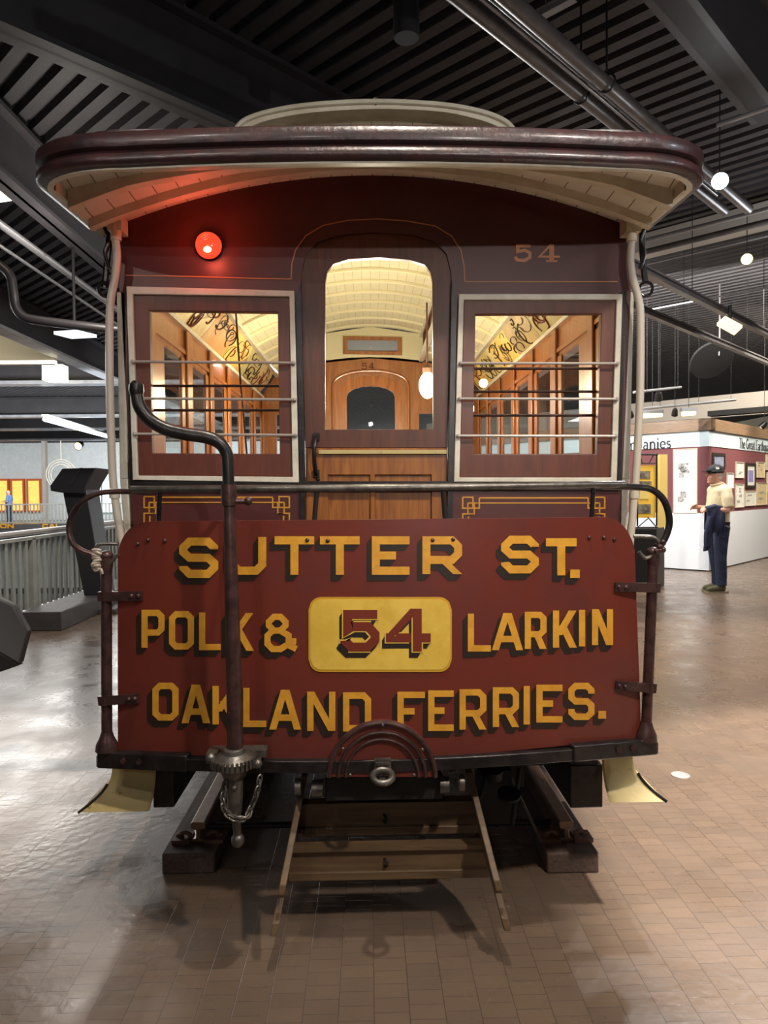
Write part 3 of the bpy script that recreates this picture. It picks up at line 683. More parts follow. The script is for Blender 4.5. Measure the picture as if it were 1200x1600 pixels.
# ---- side steps with chipped cream kick boards
for s in (-1, 1):
    if s < 0: tx = [(175, 1196), (240, 1196)]; bx = [(149, 1270), (240, 1266)]
    else: tx = [(944, 1180), (989, 1180)]; bx = [(926, 1258), (1037, 1263)]
    Yt = 2.42
    def kick(u, v, s=s):
        # u runs from the inner edge round the outer corner and back along the side
        inner_t = P(tx[1][0] if s < 0 else tx[0][0], tx[0][1], Yt); outer_t = P(tx[0][0] if s < 0 else tx[1][0], tx[0][1], Yt)
        zt = inner_t.z; zb = P(600, 1266, Yt-.10).z; z = zt+(zb-zt)*v; fl = v**2.6
        if u < .5:
            k = u/.5; x = inner_t.x+(outer_t.x-inner_t.x)*k; y = Yt; ny = -1; nx = s*k**3
        else:
            k = (u-.5)/.5; x = outer_t.x; y = Yt+0.5*k; nx = s; ny = -(1-k)**3
        return V(x+nx*0.085*fl, y+ny*0.075*fl, z)
    k = obj('step_kick_board', MB().grid(kick, 24, 14, (-s*0.006, 0.006, 0)), 'creamold', car)
    hg = [kick(.30+.4*i/10, 1.0) for i in range(11)]
    obj('chipped_lip', MB().tube([kick(.5, .45+.55*i/10)+V(s*.002, -.002, 0) for i in range(11)], 0.005, 6), 'black', k)
    a = P(238 if s < 0 else 891, 1196, Yt+.02); b = P(272 if s < 0 else 942, 1262, Yt+.02)
    obj('step_riser', MB().box2(a, (b.x, b.y+0.42, b.z)), 'black', car, bev=0.004)

# ================================================================ end bulkhead
def B(px, py, off=0.0): return P(px, py, BW-off)
def Bl(pts, off=0.0): return [B(x, y, off) for x, y in pts]
def zs(x): return 2.688-0.205*((x-XC)/1.05)**2          # underside of the arched roof
# openings
LWIN = [(207, 459), (452, 463), (457, 745), (215, 743)]
RWIN = [(725, 468), (964, 468), (955, 746), (718, 746)]
DOOR = [(478, 1130)]+[(470, 470), (471, 425), (478, 397), (496, 378), (530, 367), (588, 363), (646, 367), (680, 378), (698, 397), (705, 425), (706, 470)]+[(698, 1120)]
xl_, xr_ = B(187, 400).x, B(986, 400).x
arch = [V(xl_+(xr_-xl_)*i/24, BW, zs(xl_+(xr_-xl_)*i/24)+.01) for i in range(25)]
outer = arch + [B(986, 450), B(972, 760), V(B(972, 760).x-.02, BW, 0.6), V(B(205, 760).x+.02, BW, 0.6), B(205, 760), B(187, 450)]
mb = MB(); mb.plate(outer, [Bl(LWIN), Bl(RWIN), [B(x, y) for x, y in DOOR[1:-1]]+[V(B(698, 760).x, BW, .62), V(B(478, 760).x, BW, .62)]], (0, 0.05, 0))
bulk = obj('end_bulkhead', mb, 'maroond', car)
# windows
for nm, tr, sa, gl in (('left', [(197, 447), (460, 454), (467, 754), (207, 750)], LWIN, [(233, 485), (434, 488), (437, 709), (238, 708)]), ('right', [(717, 459), (973, 459), (964, 753), (709, 753)], RWIN, [(743, 491), (940, 490), (933, 709), (739, 709)])):
    t1 = obj('window_trim', MB().ring(Bl(tr, .022), Bl(sa, .022), (0, 0.03, 0)), 'trimwhite', car, bev=0.003)
    s1 = obj('window_sash', MB().ring(Bl(sa, .006), Bl(gl, .006), (0, 0.035, 0)), 'sash', car, bev=0.003)
    obj('window_pane', MB().prism(Bl(gl, -.012), (0, 0.004, 0)), 'glass', s1)
    x0, x1, x2, x3 = tr[0][0]+7, tr[1][0]-5, tr[2][0]-3, tr[3][0]+5
    for py in ((565, 622.5, 678) if nm == 'left' else (567.5, 623, 681)):
        f = (py-455)/295.0; a = B(x0+(x3-x0)*f, py-(0.5 if nm == 'left' else .2)*0, .035); b = B(x1+(x2-x1)*f, py+(2 if nm == 'left' else 0.5), .035)
        mb = MB(); mb.tube([a, b], 0.0055, 8)
        for e, sg in ((a, 1), (b, -1)): mb.tube([e, e+V(0, .02, 0)], 0.008, 8); mb.ball(e, 0.0085, 8, 6)
        obj('window_guard_rod', mb, 'steelrod', t1)
    for py in ((603, 641) if nm == 'left' else (576, 612, 649)):
        obj('inner_rod', MB().tube([P(gl[0][0]-4, py, BW+.09), P(gl[1][0]+4, py, BW+.09)], 0.006, 8), 'iron', car)  # thin dark rods set a little behind the pane
# corner posts and black fillets
for px0, px1, pb0, pb1 in ((182, 196, 187, 200), (979, 991, 971, 984)):
    obj('corner_post', MB().prism([B(px0, 456, .0), B(px1, 456, .0), B(pb1, 748, .0), B(pb0, 748, .0)], (0, 0.10, 0)).prism([B(pb0, 748), B(pb1, 748), B(pb1+(4 if px0 < 500 else -4), 850), B(pb0+(8 if px0 < 500 else -8), 850)], (0, .10, 0)), 'trimwhite', car, bev=0.004)
obj('black_fillet', MB().prism(Bl([(196, 452), (203, 452), (210, 760), (203, 760)], .012), (0, .03, 0)), 'black', car)
obj('black_fillet', MB().prism(Bl([(971, 456), (978, 456), (970, 760), (963, 760)], .012), (0, .03, 0)), 'black', car)
obj('black_fillet', MB().prism(Bl([(462, 470), (470, 440), (478, 820), (470, 820)], .018), (0, .03, 0)), 'black', car)
obj('black_fillet', MB().prism(Bl([(706, 440), (714, 470), (707, 820), (699, 820)], .018), (0, .03, 0)), 'black', car)
obj('sill_rail', MB().prism(Bl([(205, 752), (972, 752), (972, 766), (205, 766)], .02), (0, .04, 0)), 'black', bulk)

# ---- door
dl = Bl(DOOR[1:-1], -.012); base = [V(B(698, 760).x, BW+.012, .62), V(B(478, 760).x, BW+.012, .62)]
GA = [(508, 671), (508, 440), (511, 424), (521, 412), (545, 405), (592, 402), (640, 406), (663, 413), (673, 425), (676, 440), (677, 671)]
GL = Bl(GA, -.012)
upper = dl+[B(699, 700, -.012), B(477, 700, -.012)]
dr = obj('end_door', MB().plate(upper, [GL], (0, .03, 0)), 'doordark', car, bev=0.002)
obj('door_pane', MB().prism(Bl(GA, -.026), (0, .004, 0)), 'glass', dr)
obj('door_rail', MB().prism(Bl([(498, 703), (698, 703), (698, 709), (498, 709)], .006), (0, .03, 0)), 'creamold', dr)
zb_ = .62
def Bz(px, z, off=-.012): 
    p = B(px, 760, off); return V(p.x, BW-off, z)
low = [B(477, 700, -.012), B(699, 700, -.012), Bz(698, zb_), Bz(478, zb_)]
pn = []
for a, b in ((513, 578), (610 if False else 586, 674)): pn.append([B(a, 742, -.012), B(b, 742, -.012), Bz(b, 0.80), Bz(a, 0.80)])
obj('door_lower', MB().plate(low, pn, (0, .03, 0)), 'door', dr, bev=0.003)
for q in pn:
    obj('door_panel', MB().prism([p+V(0, .014, 0) for p in q], (0, .012, 0)), 'door', dr)
mb = MB(); hp_ = bez([B(494, 682, .0), B(493, 686, .03), B(491, 700, .045), B(491, 720, .045), B(493, 736, .03), B(494, 741, 0)], 5); mb.tube(hp_, 0.009, 10)
mb.prism([B(x, y, .004) for x, y in ((489, 676), (499, 676), (499, 688), (489, 688))], (0, .02, 0)); mb.prism([B(x, y, .004) for x, y in ((489, 734), (499, 734), (499, 746), (489, 746))], (0, .02, 0)); mb.ball(B(497, 749, .0), .008)
obj('door_handle', mb, 'black', dr)

# ---- paint striping, number and lower panels on the bulkhead
def stripe(pts, wpx, off=.003, closed=False):
    m = MB()
    for q in mitre(pts, wpx, closed): m.prism([B(p.x, p.y, off) for p in q], (0, .002, 0))
    return m
ap = [(455, 436), (456, 412), (462, 390), (478, 368), (505, 352), (545, 344), (590, 342), (635, 345), (680, 353), (706, 369), (720, 391), (725, 415), (726, 440)]
m = stripe(ap, 1.6); m2 = stripe([(196, 430), (300, 432), (400, 435), (455, 436)], 1.6); m.add(m2.v, m2.f); m2 = stripe([(726, 440), (850, 440), (965, 440)], 1.6); m.add(m2.v, m2.f)
obj('pinstripe', m, 'golddim', bulk)
m = MB()
for pts, t in (([(829, 384), (809, 384), (809, 393), (820, 391), (828, 395), (828, 402), (820, 407), (808, 406), (805, 401)], 5), ([(860, 383), (843, 401), (875, 401)], 3), ([(862, 382), (862, 408)], 7.5), ([(853, 408), (871, 408)], 3)):
    for q in mitre(pts, t): m.prism([B(p.x, p.y, .003) for p in q], (0, .002, 0))
obj('car_number', m, 'golddim', bulk)
def scroll(xa, xb, ytop, flip):
    m = MB(); s_ = 1 if not flip else -1
    def add(pts, t=2.2):
        for q in mitre(pts, t): m.prism([B(p.x, p.y, .004) for p in q], (0, .002, 0))
    for x, s_ in ((xa, 1), (xb, -1)):
        add([(x, ytop), (x+16*s_, ytop), (x+16*s_, ytop+17), (x+26*s_*1.0, ytop+17), (x+26*s_, ytop), (x, ytop)][:3]); add([(x, ytop), (x, ytop+17), (x+26*s_, ytop+17), (x+26*s_, ytop+1)]); add([(x+8*s_, ytop+9), (x+8*s_, ytop+26), (x+18*s_, ytop+26), (x+18*s_, ytop+9), (x+8*s_, ytop+9)]); add([(x, ytop+60), (x, ytop+26), (x+18*s_, ytop+26)]); add([(x+9*s_, ytop+60), (x+9*s_, ytop+30)])
    add([(xa+26, ytop+1), (xb-26, ytop+1)], 2.4); add([(xa+18, ytop+9), (xb-18, ytop+9)], 1.8)
    return m
obj('gold_striping', scroll(225, 452, 776, False), 'goldline', bulk)
obj('gold_striping', scroll(723, 945, 777, False), 'goldline', bulk)

# ---- grab poles at the corners
for pts in ([(181, 348), (181, 375), (183, 400), (180, 432), (173, 470), (171, 520), (172, 620), (175, 720), (179, 775), (191, 850), (205, 930)], [(987, 350), (987, 378), (985, 405), (989, 435), (999, 475), (1001, 520), (1000, 620), (995, 720), (991, 775), (984, 850), (975, 930)]):
    pp = bez([P(x, y, BW-.075) for x, y in pts], 6); pole = obj('grab_pole', MB().tube(pp, 0.0155, 12), 'polewhite', car)
    q = pp[0]; obj('pole_socket', MB().box(q+V(0, .02, -.005), (0.055, 0.08, 0.06)).tube([q, q-V(0, 0, .07)], 0.021, 12), 'cream', pole)
    q = P(pts[8][0], 774, BW-.075); obj('pole_collar', MB().tube([q+V(0, 0, .012), q-V(0, 0, .012)], .021, 12), 'polewhite', pole)
for s, pts in ((-1, [(166, 352), (170, 380), (166, 420), (163, 450)]), (1, [(1005, 352), (1003, 380), (1006, 420), (1008, 440)])):
    b_ = bez([P(x, y, BW+.02) for x, y in pts], 6); mb = MB().tube(b_, 0.013, 8)
    mb.tube(bez([P(x+s*4, y, BW-.02) for x, y in ((pts[0][0], 352), (pts[0][0]-s*8, 375), (pts[0][0]-s*2, 395), (pts[0][0]-s*9, 420))], 6), 0.008, 8)
    c = P(164 if s < 0 else 1009, 452, BW); mb.torus(c, (0, 1, .3), 0.028, 0.006, 18, 6)
    obj('scroll_bracket', mb, 'black', car)

# ---- red marker lamp
c = B(328, 387, .0)
lamp = obj('marker_lamp', MB().lathe(c, (0, -1, 0), [(0.054, -.01), (0.054, 0.012), (0.051, 0.02)], 30), 'black', car)
mb = MB(); mb.lathe(c, (0, -1, 0), [(0.052, 0.02), (0.050, 0.036), (0.040, 0.046), (0.022, 0.054), (0.0, 0.057)], 30)
for r in (0.044, 0.035, 0.026, 0.016): mb.torus(c-V(0, .046 + (0.044-r)*.3, 0), (0, 1, 0), r, 0.0028, 30, 6)
obj('red_lens', mb, 'redlens', lamp)
obj('lamp_filament', MB().ball(c+V(.002, -.056, -.026), (.016, .008, .012)), 'redcore', lamp)
light('POINT', 'red_marker_light', c-V(0, .12, .03), 0.8, (1.0, 0.12, 0.06), shadow_soft_size=0.03)

# ================================================================ roof hood over the platform
HW = 1.135
def hood_path(off=0.0):
    pts = [V(XC-HW+off, BW+.03, 0), V(XC-HW+off, 2.535, 0)]
    pts += [V(XC-HW+off+.31-.31*math.cos(a), 2.53-.19*math.sin(a)+off*.6, 0) for a in [PI/2*k/10 for k in range(1, 11)]]
    f0 = XC-HW+off+.31; f1 = XC+HW-off-.31
    pts += [V(f0+(f1-f0)*k/16, 2.34+off*.6-.045*(1-(2*k/16-1)**2), 0) for k in range(1, 16)]
    pts += [V(XC+HW-off-.31+.31*math.sin(a), 2.53-.19*math.cos(a)+off*.6, 0) for a in [PI/2*k/10 for k in range(0, 11)]]
    pts += [V(XC+HW-off, BW+.03, 0)]
    return pts
ZB = 2.455
def hz(p): return ZB + 0.025*max(0, (p.y-2.34))/0.58        # the hood droops a little to the front
hpth = [V(p.x, p.y, hz(p)) for p in hood_path()]
# travelling from rear left, along the front to rear right: outward is the right-hand... flipped below
prof = [(-0.002, 0.0), (0.020, 0.004), (0.027, 0.016), (0.024, 0.034), (0.010, 0.046), (0.006, 0.054), (0.022, 0.060), (0.026, 0.074), (0.024, 0.100), (0.010, 0.112), (-0.03, 0.112), (-0.03, 0.0)]
hood = obj('hood_fascia', MB().sweep([p for p in hpth], [(a, b) for a, b in prof]), 'fascia', car, smooth=50)
lipp = [V(p.x, p.y, hz(p)-.004) for p in hood_path(.022)]
obj('hood_lip_highlight', MB().sweep(lipp, [(0.016, -.001), (0.016, .008), (-0.004, .008), (-.004, -.001)]), 'trimwhite', hood)  # lip made off white to stand for the highlight along its edge
# arched roof boards: underside follows zs, top falls to the fascia
def zu(x, y):
    k = min(1, max(0, (y-2.36)/.42)); k = k*k*(3-2*k); return (ZB+.094)*(1-k)+zs(x)*k
def under(u, v):
    x = XC-1.112+2.224*u; y0 = 2.36+.16*max(0, (abs(x-XC)-.79)/.32)**2; y = y0+(BW+.04-y0)*v
    return V(x, y, zu(x, y))
obj('hood_soffit', MB().grid(under, 40, 12, (0, 0, 0.02)), 'soffit', car)
def roofg(u, v):
    x = XC-1.118+2.236*u; y0 = 2.345+.18*max(0, (abs(x-XC)-.80)/.32)**2; y = y0+(3.16-y0)*v
    return V(x, y, zu(x, y)+.034)
obj('hood_roof', MB().grid(roofg, 40, 20, (0, 0, -.012)), 'fascia', car)
for s in (-1, 1):
    obj('roof_deck', MB().grid(lambda u, v: V(XC+s*(.50+.615*u), 3.13+3.6*v, zs(XC+s*(.50+.615*u))+.034), 12, 2, (0, 0, -.012)), 'fascia', car)
for k, (Yr, hh) in enumerate(((2.60, .045), (2.79, .045))):
    xs_ = [XC-1.095+2.19*i/30 for i in range(31)]
    obj('hood_carline', MB().prism([V(x, Yr, zu(x, Yr)+.004) for x in xs_]+[V(x, Yr, min(zu(x, Yr), zs(x))-hh+.012) for x in reversed(xs_)], (0, .04, 0)), 'cream', car)
for s in (-1, 1):
    x = XC+s*1.112
    obj('hood_side_board', MB().prism([V(x, 2.52, ZB+.004), V(x, BW, ZB+.02), V(x, BW, 2.54), V(x, 2.52, 2.54)], (-s*.012, 0, 0)), 'cream', car)
obj('hood_front_board', MB().prism([V(XC-.76+1.52*i/20, 2.372-.04*(1-(2*i/20-1)**2), ZB+.092) for i in range(21)]+[V(XC-.76+1.52*i/20, 2.372-.04*(1-(2*i/20-1)**2), ZB+.006) for i in range(20, -1, -1)], (0, .012, 0)), 'cream', car)

# ---- monitor (raised) roof above
MY = 3.05
mo = bez([P(x, y, MY) for x, y in ((366, 214), (370, 203), (385, 189), (425, 176), (490, 166), (590, 161), (690, 166), (752, 177), (786, 190), (801, 203), (806, 214))], 5)
mi = bez([P(x, y, MY) for x, y in ((378, 216), (383, 206), (398, 195), (435, 184), (495, 175), (590, 170), (685, 174), (742, 185), (774, 196), (789, 206), (794, 216))], 5)
zlow = 2.66
mo = [V(mo[0].x, MY, zlow)]+mo+[V(mo[-1].x, MY, zlow)]; mi = [V(mi[0].x, MY, zlow)]+mi+[V(mi[-1].x, MY, zlow)]
mon = obj('monitor_roof', MB().ring(mo, mi, (0, 3.6, 0), closed=False), 'cream', car, smooth=40)
obj('monitor_rim', MB().tube([p+V(0, -.004, .004) for p in mo[1:-1]], 0.011, 8), 'cream', mon)
obj('monitor_end_panel', MB().prism([p+V(0, .10, 0) for p in mi], (0, .02, 0)), 'endboards', mon)
obj('end_panel_rail', MB().box2(P(420, 199, MY+.08), P(760, 206, MY+.1)), 'cream', mon)
q = P(587, 160, MY); obj('bell_cord_eye', MB().torus(q+V(0, 0, .008), (0, 1, 0), .011, .004, 14, 6).tube([q-V(0, 0, .012), q+V(0, 0, .0)], .005, 8), 'greyiron', mon)

# ================================================================ interior of the car
WX = 0.985                                                 # inner wall from the centre line
for s in (-1, 1):
    x = XC+s*WX
    obj('side_panel', MB().box2((x, BW+.05, .60), (x+s*.05, FB, 1.36)), 'intwood', car)
    obj('outer_sheathing', MB().box2((x+s*.05, BW+.05, .56), (x+s*.058, FB+.05, 1.35)).box2((x+s*.05, BW+.05, 2.12), (x+s*.058, FB+.05, 2.46)), 'maroon', car)
    obj('letterboard', MB().box2((x, BW+.05, 2.10), (x+s*.05, FB, 2.27)), 'intwood', car)
    obj('letterboard_moulding', MB().box2((x-s*.02, BW+.05, 2.262), (x+s*.02, FB, 2.285)), 'trimwhite', car)
    obj('sash_moulding', MB().box2((x-s*.012, BW+.05, 2.13), (x, FB, 2.15)), 'intwood', car)
    obj('window_sill', MB().box2((x-s*.015, BW+.05, 1.34), (x+s*.06, FB, 1.365)), 'intwood', car)
    obj('bench_seat', MB().box2((x, BW+.1, 1.02), (x-s*.42, FB-.1, 1.06)), 'intwood', car, bev=.006)
    obj('bench_front', MB().box2((x-s*.36, BW+.1, .62), (x-s*.38, FB-.1, 1.02)), 'intwoodd', car)
    y = BW+.05
    for k in range(7):
        ya = BW+.05 if k == 0 else 3.13+.54*k-.0; yb = 3.37+.54*k if k < 6 else FB
        if k == 0: ya, yb = BW+.05, 3.37
        elif k == 6: ya, yb = 3.68+.54*5, FB
        else: ya, yb = 3.68+.54*(k-1), 3.37+.54*k
        ps = obj('window_post', MB().box2((x-s*.008, ya, 1.36), (x+s*.006, yb, 2.11)), 'intwood', car, bev=.004)
        obj('post_pilaster', MB().box2((x-s*.020, (ya+yb)/2-.04, 1.36), (x-s*.008, (ya+yb)/2+.04, 2.26)), 'intwood', ps, bev=.008)
        if k < 6:
            obj('side_window_pane', MB().box2((x-s*.002, yb, 1.36), (x+s*.001, 3.68+.54*k, 2.11)), 'sideglass', car)
    # row of slanted advertising cards under the upper deck
    cols = ['cardyellow', 'cardcream', 'cardorange', 'cardyellow', 'cardgreen', 'cardtan', 'cardyellow', 'cardcream']
    for k in range(6):
        ya = BW+.07+.55*k; yb = ya+.545
        def cf(u, v, ya=ya, yb=yb, s=s):
            r = (1-math.cos(v*PI/2*.9))*.05
            return V(XC+s*(WX-.01-.125*v-.02*math.sin(v*PI)), ya+(yb-ya)*u, 2.285+.18*v+.01*math.sin(v*PI)-0*r)
        if cols[0] not in M:
            for nm, a, b in (('cardyellow', (236, 206, 120), (220, 176, 84)), ('cardcream', (224, 210, 150), (196, 170, 100)), ('cardorange', (220, 150, 90), (206, 178, 110)), ('cardgreen', (190, 186, 132), (180, 160, 100)), ('cardtan', (176, 156, 116), (200, 176, 120))):
                M[nm] = mat('printed card '+nm[4:], rgb(*a), .45, c2=rgb(*b), scale=5)
        cd_ = obj('advert_card', MB().grid(cf, 2, 6, (s*.004, 0, .003)), cols[(k+(0 if s < 0 else 3)) % 8], car)
        mb = MB()
        rg = random.Random(k*7+s)
        for j in range(10):
            cu, cv = rg.uniform(.1, .9), rg.uniform(.15, .85); ru, rv = rg.uniform(.05, .22), rg.uniform(.08, .32); a0 = rg.uniform(0, 6); sp_ = rg.uniform(2.2, 5.5)
            pts = [cf(cu+ru*math.cos(a0+sp_*i/12), min(.96, max(.04, cv+rv*math.sin(a0+sp_*i/12))))-V(s*.003, 0, .002) for i in range(13)]
            mb.tube(pts, rg.choice([.002, .0028, .0042]), 5)
        obj('card_artwork', mb, rg.choice(['shade', 'numred', 'shade']), cd_)
    obj('deck_moulding', MB().box2((XC+s*.825, BW+.05, 2.455), (XC+s*.862, FB, 2.485)), 'trimwhite', car)
    # upper deck: cream boards rising to the monitor sill
    def df(u, v, s=s):
        return V(XC+s*(.862-.40*v), BW+.05+(FB-BW-.05)*u, 2.47+.14*v+.025*math.sin(v*PI))
    obj('lower_ceiling', MB().grid(df, 2, 8, (0, 0, .012)), 'ceilboards', car)
    for k in range(11):
        y = 3.10+.30*k
        obj('ceiling_rib', MB().tube([df((y-BW-.05)/(FB-BW-.05), j/8)-V(0, 0, .006) for j in range(9)], .014, 6), 'ceilpaint' if 'ceilpaint' in M else M.setdefault('ceilpaint', mat('cream ceiling rib paint', rgb(232, 226, 190), .5)), car)
    obj('monitor_sill', MB().box2((XC+s*.445, BW+.2, 2.59), (XC+s*.48, FB, 2.64)), 'trimwhite', car)
    for k in range(6):
        ya = 3.22+.52*k
        f = obj('monitor_window', MB().ring([V(XC+s*.465, ya, 2.645), V(XC+s*.465, ya+.48, 2.645), V(XC+s*.465, ya+.48, 2.81), V(XC+s*.465, ya, 2.81)], [V(XC+s*.465, ya+.04, 2.67), V(XC+s*.465, ya+.44, 2.67), V(XC+s*.465, ya+.44, 2.785), V(XC+s*.465, ya+.04, 2.785)], (s*.02, 0, 0)), 'sash', car)
        obj('monitor_pane', MB().box2((XC+s*.472, ya+.04, 2.67), (XC+s*.476, ya+.44, 2.785)), 'sideglass', f)
    obj('monitor_top_rail', MB().box2((XC+s*.45, BW+.2, 2.81), (XC+s*.48, FB, 2.84)), 'trimwhite', car)
def cl(u, v): 
    x = XC-.48+.96*u; return V(x, BW+.22+(FB-BW-.22)*v, 2.905-.07*((x-XC)/.48)**2)
obj('monitor_ceiling', MB().grid(cl, 16, 2, (0, 0, .012)), 'ceilboards', car)
for k in range(13):
    y = 3.2+.265*k; v = (y-BW-.22)/(FB-BW-.22)
    if 0 < v < 1: obj('ceiling_rib', MB().tube([cl(j/16, v)-V(0, 0, .006) for j in range(17)], .014, 6), 'ceilpaint', car)
obj('interior_floor', MB().box2((XC-WX, BW+.05, .55), (XC+WX, FB, .60)), 'timber', car)
# far bulkhead, its door and its lights
def FBp(px, py, off=0): return P(px, py, FB-off)
fo = [V(XC-WX, FB, .6)]+[V(XC-WX, FB, 2.29), V(XC-.86, FB, 2.48), V(XC-.47, FB, 2.60), V(XC-.2, FB, 2.63), V(XC, FB, 2.635), V(XC+.2, FB, 2.63), V(XC+.47, FB, 2.60), V(XC+.86, FB, 2.48), V(XC+WX, FB, 2.29), V(XC+WX, FB, .6)]
dh = [V(XC-.29, FB, .62)]+[V(XC-.29, FB, 2.34)]+[V(XC+.29*math.cos(a), FB, 2.34+.13*math.sin(a)) for a in [PI-PI*k/10 for k in range(1, 10)]]+[V(XC+.29, FB, 2.34), V(XC+.29, FB, .62)]
w1 = [V(XC-.86, FB, 1.55), V(XC-.86, FB, 2.12), V(XC-.44, FB, 2.12), V(XC-.44, FB, 1.55)]; w2 = [V(2*XC-p.x, p.y, p.z) for p in w1]
fbk = obj('far_bulkhead', MB().plate(fo, [dh, w1, w2], (0, .05, 0)), 'intwoodd', car)
m = MB(); aw = [V(XC+.345*math.cos(a), FB-.01, 2.36+.15*math.sin(a)**.8 if math.sin(a) > 0 else 2.36) for a in [PI*k/16 for k in range(17)]]; m.tube([V(XC+.345, FB-.01, .7)]+aw+[V(XC-.345, FB-.01, .7)], .012, 8); obj('far_door_moulding', m, 'intwood', fbk)
m = MB()
fd = [V(XC-.29, FB+.01, .62)]+[V(p.x, FB+.01, p.z) for p in dh[1:-1]]+[V(XC+.29, FB+.01, .62)]
fg = [V(XC-.22, FB+.01, 1.67), V(XC-.22, FB+.01, 2.28)]+[V(XC+.22*math.cos(a), FB+.01, 2.28+.095*math.sin(a)) for a in [PI-PI*k/8 for k in range(1, 8)]]+[V(XC+.22, FB+.01, 2.28), V(XC+.22, FB+.01, 1.67)]
fdr = obj('far_door', MB().plate(fd, [fg], (0, .03, 0)), 'intwood', car); obj('far_door_pane', MB().prism([p+V(0, .012, 0) for p in fg], (0, .004, 0)), 'sideglass', fdr)
for q in (w1, w2): obj('far_window_pane', MB().prism([p+V(0, .02, 0) for p in q], (0, .004, 0)), 'sideglass', fbk)
obj('far_monitor_panel', MB().plate([V(XC-.48, FB, 2.58), V(XC-.48, FB, 2.84), V(XC, FB, 2.91), V(XC+.48, FB, 2.84), V(XC+.48, FB, 2.58), V(XC, FB, 2.625)], [[FBp(541, 529), FBp(622, 531), FBp(622, 548), FBp(541, 548)]], (0, .02, 0)), 'ceilpaint', car)
fmw = obj('far_monitor_window', MB().ring([FBp(536, 525, .012), FBp(628, 527, .012), FBp(628, 555, .012), FBp(536, 553, .012)], [FBp(543, 531, .012), FBp(621, 532, .012), FBp(621, 549, .012), FBp(543, 548, .012)], (0, .02, 0)), 'intwoodd', car)
obj('far_monitor_pane', MB().prism([FBp(543, 531, .0), FBp(621, 532, .0), FBp(621, 549, .0), FBp(543, 548, .0)], (0, .004, 0)), 'frost', fmw)
m = MB()
for q in glyph('5', .05, .065, .012)+[[V(p.x+.065, p.y) for p in q_] for q_ in glyph('4', .05, .065, .012)]: m.prism([V(XC-.08+p.x, FB-.002, 2.585-p.y) for p in q], (0, .002, 0))
obj('inside_number', m, 'numred', fbk)
# lamps inside
for i, (x, y) in enumerate(((XC+.36, 4.6), (XC-.47, 4.9))):
    g = obj('ceiling_lamp', MB().tube([(x, y, 2.62), (x, y, 2.20)], .006, 8).lathe((x, y, 2.17), (0, 0, 1), [(.03, 0), (.035, .03), (.012, .05)], 16), 'railrust', car)
    obj('lamp_globe', MB().ball((x, y, 2.09), (.055, .055, .085)), 'bulb', g)
    light('POINT', 'car_inside_light', (x, y-.12, 2.06), 6, (1.0, .78, .48), shadow_soft_size=.02)
for yy in (3.5, 4.7, 5.8): light('POINT', 'car_inside_light', (XC, yy, 2.1), 8, (1.0, .91, .72), shadow_soft_size=.02)  # extra points without a lamp, added to fill the interior
obj('bell_cord', MB().tube([P(368, 480, 4.2), P(376, 600, 4.15), P(386, 712, 4.1)], .006, 6), 'black', car)

# ================================================================ track under the car
for s, nm in ((-1, 'left'), (1, 'right')):
    x0, x1 = ((245-577)/F*2.6, (328-577)/F*2.6) if s < 0 else ((855-577)/F*2.55, (938-577)/F*2.55)
    yf = 2.60 if s < 0 else 2.55
    st = obj('timber_stringer', MB().box2((x0, yf, 0), (x1, 6.8, .076)), 'timber', bev=.006)
    tag(st, 'dark square-ended timber on the floor carrying the %s-hand rail' % nm, 'timber')
    xr0 = -.665 if s < 0 else .735
    pr = [(-.034, .076), (.034, .076), (.034, .082), (.008, .088), (.007, .120), (.026, .126), (.028, .146), (.022, .1505), (-.022, .1505), (-.028, .146), (-.026, .126), (-.007, .120), (-.008, .088), (-.034, .082)]
    yr = yf+.09
    rl = obj('rail', MB().extr([(xr0+x, z) for x, z in pr], yr, 6.7), 'railsteel', bev=.001)
    tag(rl, 'short rusty steel rail under the %s-hand wheels of the car' % nm, 'rail')
    for y in (yr+.02, yr+1.3, yr+2.6):
        for q in (-1, 1):
            mb = MB(); mb.box((xr0+q*.062, y, .083), (.07, .075, .014)); mb.tube(bez([(xr0+q*.03, y, .092), (xr0+q*.055, y, .104), (xr0+q*.085, y, .088)], 4), .008, 8); mb.lathe((xr0+q*.07, y, .088), (0, 0, 1), [(.012, 0), (.012, .014)], 6)
            obj('rail_clip', mb, 'railrust', rl)

# ================================================================ the hall
U = V(math.sqrt(.5), math.sqrt(.5), 0); W_ = V(-math.sqrt(.5), math.sqrt(.5), 0)   # the hall's own axes, 45 degrees to the car
struct('floor', MB().prism([V(-22, -8, 0), V(17, -8, 0), V(17, 42, 0), V(-22, 42, 0), V(-22, 35.8, 0), V(-4, 35.8, 0), V(-4, 5.2, 0), V(-22, 5.2, 0)], (0, 0, -.2)), 'floor', origin=(0, 0, 0))
struct('floor_pit', MB().box2((-22, 5, -3.7), (-3.8, 36, -3.5)), 'walldark')
struct('wall_back', MB().box2((-22, 42, -4), (17, 42.2, 4.7)), 'wallwhite')
struct('wall_left', MB().box2((-22.2, -8, -4), (-22, 42, 4.7)), 'wallwhite')
struct('wall_right', MB().box2((17, -8, 0), (17.2, 42, 4.7)), 'wallcream')
struct('wall_front', MB().box2((-22, -8.2, 0), (17, -8, 4.7)), 'walldark')
struct('wall_pit', MB().box2((-4.1, 5.2, -3.5), (-4, 35.8, -.2)), 'walldark')
